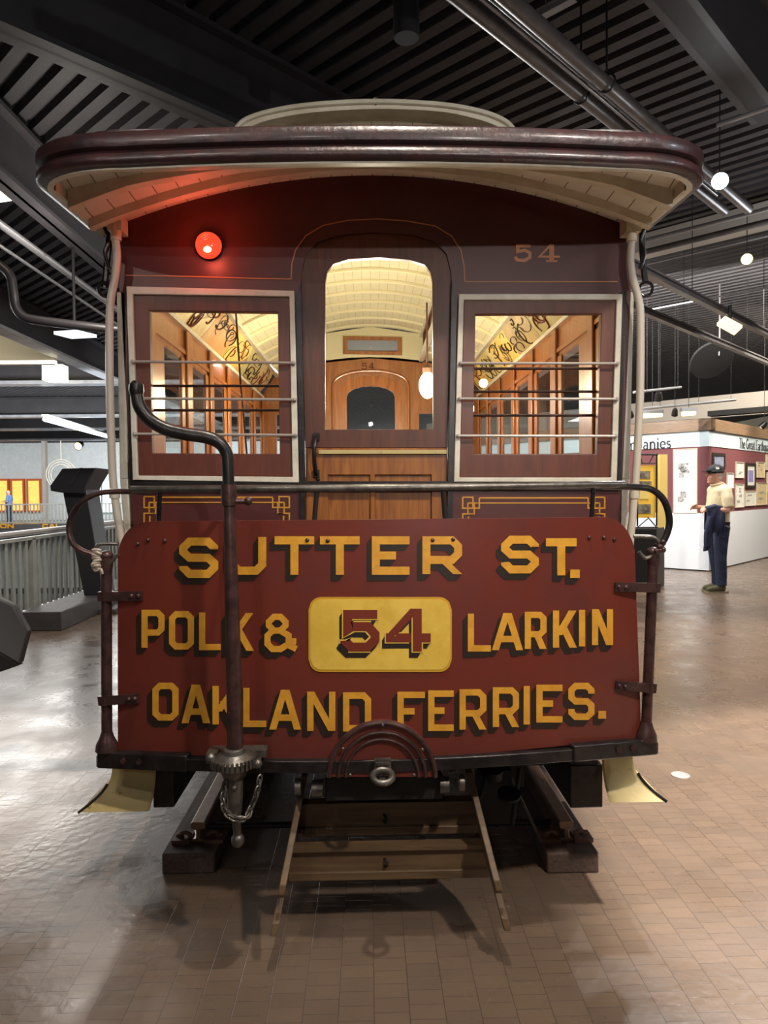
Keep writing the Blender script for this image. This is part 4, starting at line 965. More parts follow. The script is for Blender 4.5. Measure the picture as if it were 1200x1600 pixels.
# corrugated deck
mb = MB(); ZD = 4.5; per = .17; u0, n = -16, 380
prof = []
for i in range(n):
    a = u0+i*per; prof += [(a, 0), (a+per*.52, 0), (a+per*.62, .06), (a+per*.90, .06)]
vs = []; 
for (a, h) in prof:
    for b in (-34, 46): q = U*a+W_*b; vs.append(V(q.x, q.y, ZD+h))
fs = [(2*i, 2*i+1, 2*i+3, 2*i+2) for i in range(len(prof)-1)]; mb.add(vs, fs)
vt = [V(p.x, p.y, ZD+.12) for p in (vs[0], vs[1], vs[-1], vs[-2])]; mb.add(vt, [(0, 1, 2, 3)])
struct('ceiling', mb, 'deck', smooth=10)

def ibeam(a, b, fw, hgt, web=.03, fl=.035):
    """I section between two points on the underside centre line"""
    a, b = Vector(a), Vector(b); m = MB()
    m.bar(a+V(0, 0, fl/2), b+V(0, 0, fl/2), fw, fl); m.bar(a+V(0, 0, hgt/2), b+V(0, 0, hgt/2), web, hgt); m.bar(a+V(0, 0, hgt-fl/2), b+V(0, 0, hgt-fl/2), fw, fl)
    return m
ZBM = 3.9
a0 = PZ(0, 48, ZBM); fw = abs((PZ(0, 62, ZBM)-PZ(0, 33, ZBM)).dot(W_)); fw = max(fw, .18)
tag(obj('steel_beam', ibeam(a0-U*3.2, a0+U*4.6, fw, .6), 'steel'), 'deep dark steel beam crossing the top left corner under the corrugated deck', 'beam')
b0 = PZ(1003, 0, ZBM); b1 = PZ(1090, 0, ZBM); fw = abs((b1-b0).dot(W_)); c0_ = b0-W_*fw/2
tag(obj('steel_beam', ibeam(c0_-U*2.5, c0_+U*1.75, fw, .6, web=.12), 'steel'), 'broad grey steel beam at the top right corner, above the bright spotlight', 'beam')
# beams of the left hall, square to the car
g0 = PZ(0, 510, ZBM)
bm_ = tag(obj('steel_beam', ibeam((g0.x-.1, 4.5, ZBM), (g0.x-.1, 34, ZBM), .26, .58), 'steel'), 'long dark girder above the grey fence, its lower edge lit', 'beam'); obj('lit_beam_flange', MB().bar((g0.x-.1, 4.5, ZBM+.0), (g0.x-.1, 34, ZBM+.0), .28, .045), 'flange', bm_)
g1 = PZ(0, 268, ZBM)
tag(obj('steel_beam', ibeam((g1.x-.08, 3.0, ZBM), (g1.x-.08, 16, ZBM), .2, .55), 'steel'), 'dark steel beam running away above the left side of the car', 'beam')
for i, (yb, lb) in enumerate(((16, 'nearest of the cross beams over the pit, just beyond the lit lamp box'), (22.6, 'second of the cross beams over the pit from the camera'), (27, 'third of the cross beams over the pit from the camera'), (32, 'farthest of the cross beams over the pit, before the white wall'))):
    bm_ = tag(obj('steel_beam', ibeam((-21.5, yb, ZBM), (-3, yb, ZBM), .34, .58), 'steel'), lb, 'beam', 'cross beams over the pit'); obj('lit_beam_flange', MB().bar((-21.5, yb, ZBM), (-3, yb, ZBM), .36, .075), 'flange', bm_)
struct('trim_1', MB().box2((-21, 13.0, 3.78), (g0.x-.25, 13.12, 4.48)), 'wallcream')

# pipes under the ceiling, running with the hall
def upipe(px, py, z, r, pxa, pxb, m, label, name='pipe', cat='pipe', axis=None):
    d = U if axis is None else axis; p = PZ(px, py, z)
    def at(x):                                        # point of the line seen at image column x
        best = None; lo, hi = -30.0, 60.0
        best = min(((abs(colx(p+d*t)-x), t) for t in [lo+(hi-lo)*k/1800 for k in range(1801)] if (p+d*t).y > .3), key=lambda q: q[0])
        return p+d*best[1]
    a, b = at(pxa), at(pxb)
    return tag(obj(name, MB().tube([a, b], r, 12), m), label, cat), a, b
def colx(q):
    l = RC.transposed() @ (q-CAMLOC)
    return 600+F*l.x/(-l.z) if l.z < 0 else 1e9
p1, a, b = upipe(800, 63, 3.8, .043, 560, 1131, 'pipe', 'lower of the two thick grey pipes under the deck')
p2, a2, b2 = upipe(800, 4, 3.8, .043, 600, 1168, 'pipe', 'upper of the two thick grey pipes under the deck')
upipe(800, 38, 3.78, .011, 600, 1120, 'conduit', 'thin bright conduit between the two thick grey pipes', 'conduit', 'conduit')
upipe(800, 27, 3.86, .009, 600, 1120, 'conduit', 'thinner conduit beside the upper thick grey pipe', 'conduit', 'conduit')
for (px, py, lb) in ((908, 148, 'black strap hanger round the lower thick pipe'), (948, 130, 'black strap hanger round the upper thick pipe')):
    q = PZ(px, py, 3.8); m = MB(); m.torus(q, U, .052, .007, 20, 6); m.tube([q+V(0, 0, .05), q+V(0, 0, .72)], .006, 6)
    tag(obj('pipe_hanger', m, 'black'), lb, 'hanger')
q = PZ(868, 12, 4.1); m = MB(); m.bar(q-W_*.12, q+W_*.12, .05, .03); m.tube([q+W_*.06, q+W_*.06+V(0, 0, .4)], .005, 6); m.tube([q-W_*.06, q-W_*.06+V(0, 0, .4)], .005, 6)
tag(obj('ceiling_bracket', m, 'conduit'), 'small slotted steel bracket hung above the thick pipes', 'bracket')
q = PZ(635, 60, 4.0); m = MB(); m.lathe(q, (0, 0, 1), [(.07, 0), (.075, .02), (.075, .30), (.05, .32), (.012, .33), (.012, .5)], 24)
tag(obj('ceiling_spotlight', m, 'blackd'), 'unlit black can spotlight hanging above the monitor roof', 'lamp')
# conduits running the other way at the right
for py, r, mt, lb in ((352, .02, 'conduit', 'topmost bright conduit on the right, at the ends of the thick pipes'), (371, .03, 'pipe', 'grey pipe just under the topmost conduit on the right'), (392, .012, 'conduit', 'thin conduit level with the yellow bulb on the right'), (424, .012, 'conduit', 'thin conduit just below the yellow bulb on the right'), (468, .009, 'conduit', 'thin conduit crossing behind the lamp tracks on the right')):
    upipe(1100, py, 3.9, r, 1000, 1260, mt, lb, 'conduit', 'conduit', W_)
q = PZ(1100, 362, 4.25); tag(obj('ceiling_duct', MB().bar(q-W_*3, q+W_*2.0, .3, .2), 'wallbeige'), 'pale boxed duct behind the conduits at the right', 'duct')
_, a, b = upipe(1160, 182, 3.7, .014, 1118, 1230, 'conduit', 'bright bent conduit dropping to the big spotlight', 'conduit', 'conduit', W_)
# lamp tracks on the right
def track(px, py, z, lb):
    p = PZ(px, py, z); m = MB()
    a, b = p-U*.3, p+U*9
    for k, (wd, dz) in enumerate(((.07, 0.03), (.07, -.03))): m.bar(a+V(0, 0, dz), b+V(0, 0, dz), wd, .018)
    m.bar(a, b, .02, .05)
    t_ = tag(obj('lamp_track', m, 'pipe'), lb, 'track')
    for t in (1.2, 3.6, 6.0): obj('track_hanger', MB().tube([p+U*t, p+U*t+V(0, 0, ZD-z-.003)], .004, 6), 'blackd', t_)
    return t_
track(1003, 421, 3.4, 'upper of the two long steel lamp tracks right of the car')
track(1003, 484, 3.4, 'lower of the two long steel lamp tracks right of the car')
# big black disc
q = P(1112, 563, 10.6); m = MB(); ax = V(.05, -1, -.9).normalized(); m.lathe(q, ax, [(.312, -.03), (.322, -.02), (.322, .004), (.312, .012), (.26, .012)], 40)
dsk = tag(obj('ceiling_disc', m, 'blackd'), 'round black disc hanging under the lamp tracks', 'disc'); 
m = MB(); m.tube([q+V(.06, -.1, .05), q+V(.07, -.1, .30), q+V(.07, -.1, 1.1)], .014, 8)
tag(obj('disc_stem', m, 'pipe'), 'grey hanging rod in front of the round black disc', 'rod')
# lamps
def spot(px, py, Y, r, mface, name, lb, aim, cat='lamp', drop=.5, group=None):
    c = P(px, py, Y); ax = (Vector(aim)-c).normalized()
    t = thing(name, lb, cat, c, 0, group)
    m = MB(); m.lathe(c, ax, [(r*.6, -r*2.4), (r*.95, -r*1.6), (r*1.08, 0), (r*1.08, r*.15), (r*.97, r*.12), (r*.93, -.2*r)], 20); obj('lamp_housing', m, 'black', t)
    obj('lamp_face', MB().lathe(c, ax, [(r*.95, -.01), (r*.95, .02*r+.001), (0, .10*r+.002)], 20), mface, t)
    obj('lamp_stem', MB().tube([c-ax*r*1.4, c-ax*r*1.4+V(0, 0, drop)], .004, 8), 'blackd', t)
    return c
c = spot(1125, 283, 4.6, .052, 'lampwhite', 'ceiling_spotlight', 'dazzling white spotlight beside the right corner of the roof hood', (0.2, 0, 1.4), drop=.9)
light('SPOT', 'big_spotlight_beam', c+(V(.2, 0, 1.0)-c).normalized()*.1, 90, (.9, .95, 1.0), (.6, 1.9, .9), spot_size=math.radians(80), spot_blend=.6, shadow_soft_size=.05)
c = spot(1167, 405, 7.0, .055, 'lampwarm', 'ceiling_spotlight', 'round yellow lamp glowing among the conduits at the right edge', (0, 0, 1.4), drop=.6)
for px, py, Y, r, mt, lb in ((1029, 624, 10.8, .055, 'lampwarm', 'warm spotlight above the horizontal rod, nearest the white pole'), (1054, 648, 10.9, .045, 'lampcool', 'small cool spotlight between two long warm lamps'), (1189, 668, 11.5, .05, 'lampwarm', 'small spotlight at the right edge above the framed pictures'), (985, 650, 10.6, .05, 'lampwarm', 'small warm lamp showing between white pole and corner post')):
    spot(px, py, Y, r, mt, 'track_spotlight', lb, (px/300.0+1.5, 12, 1.2), drop=ZD-P(px, py, Y).z)
for x0, x1, py, lb in ((1005, 1034, 649, 'long glowing warm lamp above the word band, left one'), (1066, 1086, 646, 'glowing warm lamp above the word band, right one')):
    a, b = P(x0, py+.8, 11.0), P(x1, py-.8, 11.0); t = thing('strip_lamp', lb, 'lamp', (a+b)/2)
    obj('lamp_tube', MB().tube([a, b], .035, 12), 'lampwarm', t); obj('lamp_body', MB().box2(a+V(-.02, -.03, .036), b+V(.02, .05, .08)), 'conduit', t)
    m_ = (a+b)/2; obj('lamp_stem', MB().tube([m_+V(0, 0, .05), V(m_.x, m_.y, ZD)], .004, 6), 'blackd', t)
m = MB(); a, b = P(1000, 639, 10.7), P(1149, 624.5, 11.6-.2); m.tube([a, b], .022, 10)
hr_ = tag(obj('hanging_rod', m, 'conduit'), 'pale horizontal rod hung by wires above the exhibit wall', 'rod')
for f in (.2, .6, .95): obj('rod_wire', MB().tube([a.lerp(b, f), a.lerp(b, f)+V(0, 0, 1.6)], .003, 6), 'blackd', hr_)
m = MB(); a, b = P(990, 613, 10.5), P(1064, 605, 10.9); m.tube([a, b], .02, 10); hr_ = tag(obj('hanging_rod', m, 'conduit'), 'shorter pale rod hung below the black disc', 'rod'); obj('rod_wire', MB().tube([b-V(.05, 0, 0), b-V(.05, 0, -1.6)], .004, 6), 'blackd', hr_); obj('rod_wire', MB().tube([a+V(.2, 0, 0), a+V(.2, 0, 1.6)], .004, 6), 'blackd', hr_)
pn_ = [PZ(x, y, 3.2) for x, y in ((1120, 509), (1133, 498), (1160, 512), (1147, 524))]
t = thing('panel_lamp', 'square warm panel lamp below the upper lamp track', 'lamp', sum(pn_, Vector())/4)
obj('lamp_panel', MB().prism(pn_, (0, 0, .03)), 'lampdim', t); cc = sum(pn_, Vector())/4; obj('lamp_arm', MB().tube([cc+V(0, 0, .03), cc+V(0, 0, .24)], .02, 8), 'black', t)

# ---- left side ceiling things
upipe(0, 350, 3.75, .035, -60, 200, 'conduit', 'bright pipe running down towards the white grab pole at the left', axis=V(0, 1, 0))
upipe(0, 384, 3.7, .016, -60, 200, 'conduit', 'thin conduit below the bright pipe at the left', 'conduit', 'conduit', V(0, 1, 0))
bp_ = bez([P(x, y, 7.0) for x, y in ((-30, 395), (12, 425), (20, 452), (24, 478), (36, 494), (56, 500), (110, 507), (190, 516))], 5)
tag(obj('pipe', MB().tube(bp_, .045, 12), 'blackpipe'), 'black elbowed pipe behind the square panel lamp', 'pipe')
pn_ = [PZ(x, y, 3.0) for x, y in ((84, 522.5), (112, 529.5), (151, 527.5), (119, 520))]; cc = sum(pn_, Vector())/4
t = thing('panel_lamp', 'square cool panel lamp hanging from the black pipe at the left', 'lamp', cc)
obj('lamp_panel', MB().prism(pn_, (0, 0, .03)), 'lampcool', t); obj('lamp_stem', MB().tube([cc+V(0, 0, .03), V(cc.x, cc.y, 3.875)], .015, 8), 'blackd', t)
pn_ = [PZ(x, y, 4.1) for x, y in ((-60, 296), (-4, 286), (23, 313), (-50, 324))]; cc = sum(pn_, Vector())/4
t = thing('panel_lamp', 'bright warm ceiling lamp cut by the left edge, left of the hood', 'lamp', cc)
M['lampleft'] = glow('bright warm panel', (1.0, .90, .66, 1), 2.2)
obj('lamp_panel', MB().prism(pn_, (0, 0, .03)), 'lampleft', t); obj('lamp_arm', MB().tube([cc+V(0, 0, .03), cc+V(0, 0, .42)], .02, 8), 'black', t)
a = P(67, 570, 15.0); b = P(99, 594, 15.0); t = thing('box_lamp', 'glowing white box lamp in front of the nearest cross beam', 'lamp', (a+b)/2)
obj('lamp_glass', MB().box2((a.x, 14.95, b.z), (b.x, 15.25, a.z)), 'lampleft', t); obj('lamp_stem', MB().tube([((a.x+b.x)/2, 15.1, a.z), ((a.x+b.x)/2, 15.1, 4.5)], .02, 8), 'black', t)
c = P(122, 696, 30); spot(122, 697, 30, .16, 'lampwarm', 'ceiling_spotlight', 'small distant lamp below the farthest cross beam', (c.x, 20, 0), drop=.4)
a, b = P(70, 655, 19), P(178, 685, 29)
t = thing('tube_lamp', 'long white fluorescent tube slanting below the cross beams', 'lamp', (a+b)/2)
obj('lamp_tube', MB().tube([a, b], .06, 10), 'tube', t); obj('lamp_body', MB().bar(a+V(0, 0, .10), b+V(0, 0, .10), .16, .06), 'conduit', t)
light('AREA', 'left_beam_wash', (-8, 14.5, 3.0), 90, (.92, .97, 1), (-8, 16, 4.1), shape='RECTANGLE', size=9, size_y=.6)  # unseen upward panels added to brighten the cross beam edges
light('AREA', 'left_beam_wash', (-9, 20.5, 3.0), 110, (.92, .97, 1), (-9, 23, 4.1), shape='RECTANGLE', size=10, size_y=.8)
light('AREA', 'left_header_wash', (-9.5, 11.2, 3.4), 30, (1, .9, .68), (-9.5, 13, 4.1), shape='RECTANGLE', size=6, size_y=.5)

# ================================================================ grey fence, kerb, kiosk, slab at the left
FX = -3.77
fen = thing('baluster_fence', 'grey baluster fence with a worn pale top rail beside the pit', 'fence', (FX, 9.6, 0))
obj('top_rail', MB().tube([(FX, 6.0, 1.0), (FX, 14, 1.0)], .030, 14), 'fencerail', fen)
obj('under_rail', MB().box2((FX-.03, 6.0, .915), (FX+.03, 14, .95)), 'fence', fen); obj('bottom_rail', MB().box2((FX-.03, 6.0, .10), (FX+.03, 14, .15)), 'fence', fen)
bal = obj('baluster', MB().box2((FX-.012, 6.09, .15), (FX+.012, 6.145, .915)), 'fence', fen)
for k in range(1, 54):
    c = bal.copy(); COL.objects.link(c); c.parent = fen; c.location = (0, .145*k, 0)
pst = obj('fence_post', MB().box2((FX-.03, 6.0, 0), (FX+.03, 6.08, .93)), 'fence', fen)
for k in range(1, 5):
    c = pst.copy(); COL.objects.link(c); c.parent = fen; c.location = (0, 1.96*k, 0)
tag(obj('floor_kerb', MB().box2((-3.63, 7.4, 0), (-3.2, 13.5, .20)).box2((-3.2, 8.4, 0), (-3.0, 13.5, .06)), 'kerb', bev=.01), 'low dark grey kerb along the foot of the grey fence', 'kerb')
YK = 8.6
kio = thing('exhibit_kiosk', 'black slanted kiosk with a hooded head, behind the looped handrail end', 'kiosk', P(145, 925, YK+.2))
def KP(l, off=0): return [P(x, y, YK+off) for x, y in l]
zk = .20; f4 = KP([(97, 764), (134, 760), (161, 925), (131, 925)])
f4[2].z = zk; f4[3].z = zk
obj('kiosk_body', MB().prism(f4, (0, .4, 0)), 'kiosk', kio, bev=.008)
hd = obj('kiosk_head', MB().prism(KP([(78, 759), (97, 732), (150, 731), (133, 760), (130, 771), (96, 770), (79, 767)], -.06), (0, .5, 0)), 'kiosk', kio, bev=.008)
obj('head_strap', MB().prism(KP([(107, 759), (111, 759), (129, 731), (124, 731)], -.068), (0, .02, 0)), 'blackd', hd)
t = thing('display_slab', 'dark grey slanted display slab cut by the left edge', 'display', PZ(-70, 1120, 0))
obj('slab_top', MB().prism([P(x, y, 3.5) for x, y in ((-160, 880), (0, 936), (20, 946), (43, 988), (30, 1038), (-4, 1018), (-160, 975))], (0, .05, 0)), 'slab', t, bev=.01)
obj('slab_tray', MB().prism([P(x, y, 3.5) for x, y in ((-160, 977), (-4, 1020), (29, 1040), (0, 1050), (-160, 1010))], (0, .05, 0)), 'blackd', t)
q = P(-80, 985, 3.75); obj('slab_post', MB().box2((q.x-.06, q.y-.06, 0), (q.x+.06, q.y+.06, q.z)), 'kiosk', t)

# ---- across the pit
YB = 35.7
def FP_(px, py, Y=YB): return P(px, py, Y)
zt = FP_(50, 813).z; zb = FP_(50, 833).z
wk = thing('sign_beam', 'long dark beam across the pit with gold lettering', 'sign', (-12, YB, zb))
obj('beam_face', MB().box2((-21.9, YB, zb), (-4.2, YB+.3, 0.0)), 'walldark', wk)
m = MB()
for ch, x0, x1 in (('O', 0, 10.5), ('N', 11.5, 21.5), ('C', 66, 75), ('A', 76, 85.5), ('L', 87, 95)):
    if ch == 'C': qs = mitre([(8.2, 2.2), (7, 1), (2, 1), (1, 2), (1, 5), (2, 6), (7, 6), (8.2, 4.8)], 2)
    else: qs = glyph(ch, x1-x0, 7, 2.1)
    for q in qs: m.prism([FP_(x0+p.x, 818.5+p.y, YB-.03) for p in q], (0, .03, 0))
obj('sign_lettering', m, 'gold', wk)
ff = thing('far_fence', 'distant grey baluster fence across the pit, above the gold lettering', 'fence', (-12, YB+.15, 0))
zf = FP_(50, 787).z
obj('top_rail', MB().box2((-21.5, YB+.12, zf-.06), (-4.4, YB+.2, zf)), 'fence', ff); obj('bottom_rail', MB().box2((-21.5, YB+.12, .06), (-4.4, YB+.18, .12)), 'fence', ff)
b_ = obj('baluster', MB().box2((-21.4, YB+.14, .12), (-21.34, YB+.17, zf-.06)), 'fence', ff)
for k in range(1, 96):
    c = b_.copy(); COL.objects.link(c); c.parent = ff; c.location = (.178*k, 0, 0)
YW = 42.05
for x0, x1, lb in ((-8, 14, 'leftmost orange-framed lit display on the far white wall'), (16, 38, 'middle orange-framed lit display on the far white wall'), (41, 64, 'right orange-framed lit display beside the tan column on the far wall')):
    t = thing('lit_display', lb, 'display', P((x0+x1)/2, 805, YW-.3))
    a, b = P(x0, 748, YW-.3), P(x1, 800, YW-.3)
    fr = obj('display_frame', MB().ring([V(a.x, a.y, b.z), V(b.x, a.y, b.z), V(b.x, a.y, a.z), V(a.x, a.y, a.z)], [V(a.x+.08, a.y, b.z+.1), V(b.x-.08, a.y, b.z+.1), V(b.x-.08, a.y, a.z-.12), V(a.x+.08, a.y, a.z-.12)], (0, .2, 0)), 'orange', t)
    obj('display_sheet', MB().box2((a.x+.08, a.y+.06, b.z+.1), (b.x-.08, a.y+.1, a.z-.12)), 'orangelit', t)
a, b = P(66, 706, 40), P(74, 806, 40); struct('trim_2', MB().box2((a.x, 39.9, 0), (b.x, 40.2, 4.45)), 'wallbeige')
a, b = P(143, 741, 41.95), P(176, 800, 41.95); wn = struct('window_1', MB().box2((a.x, 41.9, b.z), (b.x, 41.98, a.z)), 'windowlight'); m = MB()
fr_ = [V(a.x, 41.86, b.z), V(b.x, 41.86, b.z), V(b.x, 41.86, a.z), V(a.x, 41.86, a.z)]
m.ring([p+V(sx*.1, 0, sz*.1) for p, sx, sz in zip(fr_, (-1, 1, 1, -1), (-1, -1, 1, 1))], fr_, (0, .05, 0)); m.box2(((a.x+b.x)/2-.04, 41.86, b.z), ((a.x+b.x)/2+.04, 41.9, a.z))
obj('window_frame', m, 'fence', wn)
m = MB(); q = P(96, 742, 38)
for r in (.55, .68, .8): m.torus(q, (0, 1, .1), r, .03, 30, 6)
m.tube([q+V(0, 0, .8), (q.x, q.y, 4.5)], .03, 6)
tag(obj('hose_reel', m, 'polewhite'), 'pale coiled hoops hanging behind the black kiosk head', 'coil')

M['figgrey'] = mat('grey printed figure', rgb(190, 190, 188), .5, c2=rgb(110, 108, 104), scale=30, stops=(.45, .6))
# ================================================================ exhibit walls at the right
C0 = PZ(1106.5, 893, 0); NL = -U; NR = -W_
def zat(py): return PW(1107, py, C0, NL).z
z1, z2, z3, z4 = zat(802), zat(697), zat(672.5), zat(654)
def WL(px, py, off=0.0): return PW(px, py, C0, NL)+NL*off
def WR(px, py, off=0.0): return PW(px, py, C0, NR)+NR*off
def wallrun(d, nrm, length, nm):
    def slab(za, zb, out, th, ext=0.0):
        a = C0+nrm*out; b = a+d*length
        a = a-d*ext
        return MB().prism([V(a.x, a.y, za), V(b.x, b.y, za), V(b.x, b.y, zb), V(a.x, a.y, zb)], -nrm*th)
    wl = struct(nm, slab(z1, z2, -.0, .15), 'exmaroon', origin=(C0.x, C0.y, 0))
    obj('wainscot', slab(0.02, z1, .02, .17, .02), 'exwhite', wl); obj('base_shadow_gap', slab(0, .035, .0, .15), 'blackd', wl)
    obj('sign_band', slab(z2, z3, .015, .165, .015), 'exband', wl); obj('wood_fascia', slab(z3, z4, .06, .21, .06), 'exwood', wl)
    return wl
wl = wallrun(W_, NL, 6.0, 'wall_exhibit_left'); wr = wallrun(U, NR, 7.0, 'wall_exhibit_right')
# serif lettering: (points, thickness) in units of cap height
def arc(cx, cy, rx, ry, a0, a1, n=10): return [(cx+rx*math.cos(math.radians(a0+(a1-a0)*i/n)), cy-ry*math.sin(math.radians(a0+(a1-a0)*i/n))) for i in range(n+1)]
TK, TN = .15, .06
def sf(x, y, w_=.24): return ([(x-w_/2, y), (x+w_/2, y)], .05)
SG = {
 'C': (.72, [(arc(.40, .5, .32, .46, 50, 310, 14), TK*.9)]), 'o': (.56, [(arc(.28, .68, .20, .28, 0, 360, 14), .12)]),
 'm': (.92, [([(.14, .38), (.14, 1)], TK), (arc(.32, .60, .17, .20, 180, 0)+[(.49, 1)], .10), (arc(.66, .60, .17, .20, 180, 0)+[(.83, 1)], .10), sf(.14, .975), sf(.49, .975), sf(.83, .975)]),
 'p': (.60, [([(.14, .38), (.14, 1.28)], TK), (arc(.30, .68, .20, .27, 140, -140), .11), sf(.14, 1.26)]),
 'a': (.54, [(arc(.26, .56, .15, .16, 150, 0)+[(.41, 1)], .11), (arc(.25, .83, .16, .15, 60, 320), .10)]),
 'n': (.62, [([(.14, .38), (.14, 1)], TK), (arc(.32, .60, .17, .20, 180, 0)+[(.49, 1)], .12), sf(.14, .975), sf(.49, .975)]),
 'i': (.30, [([(.15, .40), (.15, 1)], TK), ([(.15, .12), (.15, .24)], .13), sf(.15, .975)]),
 'e': (.54, [(arc(.27, .68, .20, .28, 0, 320, 14), .11), ([(.10, .68), (.46, .68)], .05)]),
 's': (.46, [(arc(.23, .54, .14, .14, 30, 270, 8)+arc(.23, .82, .14, .14, 90, -150, 8), .10)]),
 'T': (.70, [([(.05, .04), (.65, .04)], .07), ([(.35, .04), (.35, 1)], TK), sf(.35, .975, .3)]), 'h': (.62, [([(.14, 0), (.14, 1)], TK), (arc(.32, .60, .17, .20, 180, 0)+[(.49, 1)], .12), sf(.14, .975), sf(.49, .975)]),
 'G': (.78, [(arc(.40, .5, .32, .46, 50, 330, 14), TK*.9), ([(.68, .55), (.68, .90)], TK), sf(.66, .55)]), 'r': (.44, [([(.14, .38), (.14, 1)], TK), (arc(.30, .60, .16, .18, 180, 50, 6), .10), sf(.14, .975)]),
 't': (.40, [([(.18, .18), (.18, .90)]+[(.24, .97), (.36, .93)], .12), ([(.05, .42), (.34, .42)], .06)]), 'E': (.68, [([(.14, 0), (.14, 1)], TK), ([(.05, .04), (.60, .04)], .07), ([(.14, .5), (.48, .5)], .06), ([(.05, .96), (.60, .96)], .07)]),
 'q': (.60, [([(.46, .38), (.46, 1.28)], TK), (arc(.30, .68, .20, .27, 40, 320), .11)]), 'u': (.62, [([(.14, .40), (.14, .80)]+arc(.30, .80, .16, .18, 180, 340, 8), .12), ([(.47, .40), (.47, 1)], TK)]), 'k': (.60, [([(.14, 0), (.14, 1)], TK), ([(.50, .42), (.20, .72)], .06), ([(.28, .66), (.54, 1)], .12)]), ' ': (.30, []), ',': (.3, []),
}
def wall_text(txt, org, d, h, nrm, parent, reverse_from_end=False):
    wd = sum(SG[c][0] for c in txt)*h; x = -wd if reverse_from_end else 0.0; m = MB()
    for c in txt:
        w_, sts = SG[c]
        for pts, t in sts:
            for q in mitre([(p[0]*h, p[1]*h) for p in pts], t*h):
                m.prism([org+d*(x+p.x)-V(0, 0, p.y)+nrm*.004 for p in q], -nrm*.004)
        x += w_*h
    return obj('sign_lettering', m, 'ink', parent)
e = WL(1050, 681.5, .018); wall_text('Companies', V(e.x, e.y, e.z), -W_, (e.z-WL(1050, 696, .018).z)*1.3, NL, wl, True)
e = WR(1153, 684, .018); wall_text('The Great Earthquake', V(e.x, e.y, e.z), U, (e.z-WR(1153, 698.5, .018).z)*1.12, NR, wr)

def picture(fn, x0, y0, x1, y1, lb, mt, fm=None, cat='picture', nm='framed_picture', marks=3):
    c = [fn(x0, y0, .0), fn(x1, y0, .0), fn(x1, y1, .0), fn(x0, y1, .0)]
    nrm = NL if fn is WL else NR; d = (-W_) if fn is WL else U
    zt_ = max(c[0].z, c[1].z)*.5+min(c[0].z, c[1].z)*.5; zb_ = (c[2].z+c[3].z)/2
    a, b = c[0], c[1]; Q = [V(a.x, a.y, zt_), V(b.x, b.y, zt_), V(b.x, b.y, zb_), V(a.x, a.y, zb_)]
    t = thing(nm, lb, cat, V((a.x+b.x)/2, (a.y+b.y)/2, zb_)+nrm*.01)
    k = .012 if fm is None else .05
    I_ = [Q[0]+d*k-V(0, 0, k), Q[1]-d*k-V(0, 0, k), Q[2]-d*k+V(0, 0, k), Q[3]+d*k+V(0, 0, k)]
    obj('picture_frame', MB().ring([p+nrm*.03 for p in Q], [p+nrm*.03 for p in I_], -nrm*.025), fm or 'framethin', t)
    sh = obj('print_sheet', MB().prism([p+nrm*.015 for p in I_], -nrm*.008), mt, t)
    if marks:
        rg = random.Random(int(x0*7+y0)); wd = (I_[1]-I_[0]).length; ht = I_[0].z-I_[3].z
        for j in range(marks):
            u_, v_ = rg.uniform(.15, .5), rg.uniform(.15, .75); uw, vh = rg.uniform(.2, .4), rg.uniform(.02, .12)
            o_ = I_[0]+d*(wd*u_)-V(0, 0, ht*v_)+nrm*.018
            obj('print_figure', MB().prism([o_, o_+d*wd*uw, o_+d*wd*uw-V(0, 0, ht*vh), o_-V(0, 0, ht*vh)], -nrm*.003), 'figgrey', sh)
picture(WL, 1052.5, 701, 1090.5, 802, 'tall white poster on the exhibit wall left of the man in the cap', 'print', None, 'poster', 'wall_poster', 7)
picture(WR, 1112, 708, 1131, 733, 'blue grey photograph on the wall just above the man in the cap', 'printblue', 'frame', marks=0)
picture(WR, 1134, 739, 1144.5, 763, 'small pale blank card right behind the cap of the man', 'exband', None, 'card', 'wall_card', 0)
picture(WR, 1148, 722, 1160.5, 747, 'pale print left of the dark frame with the lilac sheet', 'print')
t_ = picture(WR, 1164.5, 724, 1179, 762.5, 'tall dark-framed picture with a lilac sheet in the middle', 'print', 'frame', marks=0)
a = WR(1167.5, 735, .022); b = WR(1175.5, 752, .022)
picture(WR, 1181, 722, 1193, 746.5, 'tan print right of the dark frame with the lilac sheet', 'printtan')
picture(WR, 1147.5, 756, 1160.5, 793, 'tall white print in the lower row, nearest the man', 'print', marks=4)
picture(WR, 1162.5, 767, 1179, 790.5, 'squarish print under the dark-framed picture', 'print')
picture(WR, 1181, 754, 1197, 789, 'tall cream print in the lower row near the right edge', 'printtan', marks=4)
picture(WR, 1195.5, 711, 1212, 735, 'tan print cut by the right edge, upper one', 'printtan')
picture(WR, 1197, 738, 1214, 768, 'tan print cut by the right edge, lower one', 'printtan')
for o in [x for x in COL.objects if x.get('label', '').startswith('tall dark-framed')]:
    a = WR(1168, 735, .018); b = WR(1175.5, 735, .018); zl = WR(1172, 753, .018).z
    obj('lilac_sheet', MB().prism([a, b, V(b.x, b.y, zl), V(a.x, a.y, zl)], -NR*.004), 'printlilac', o)
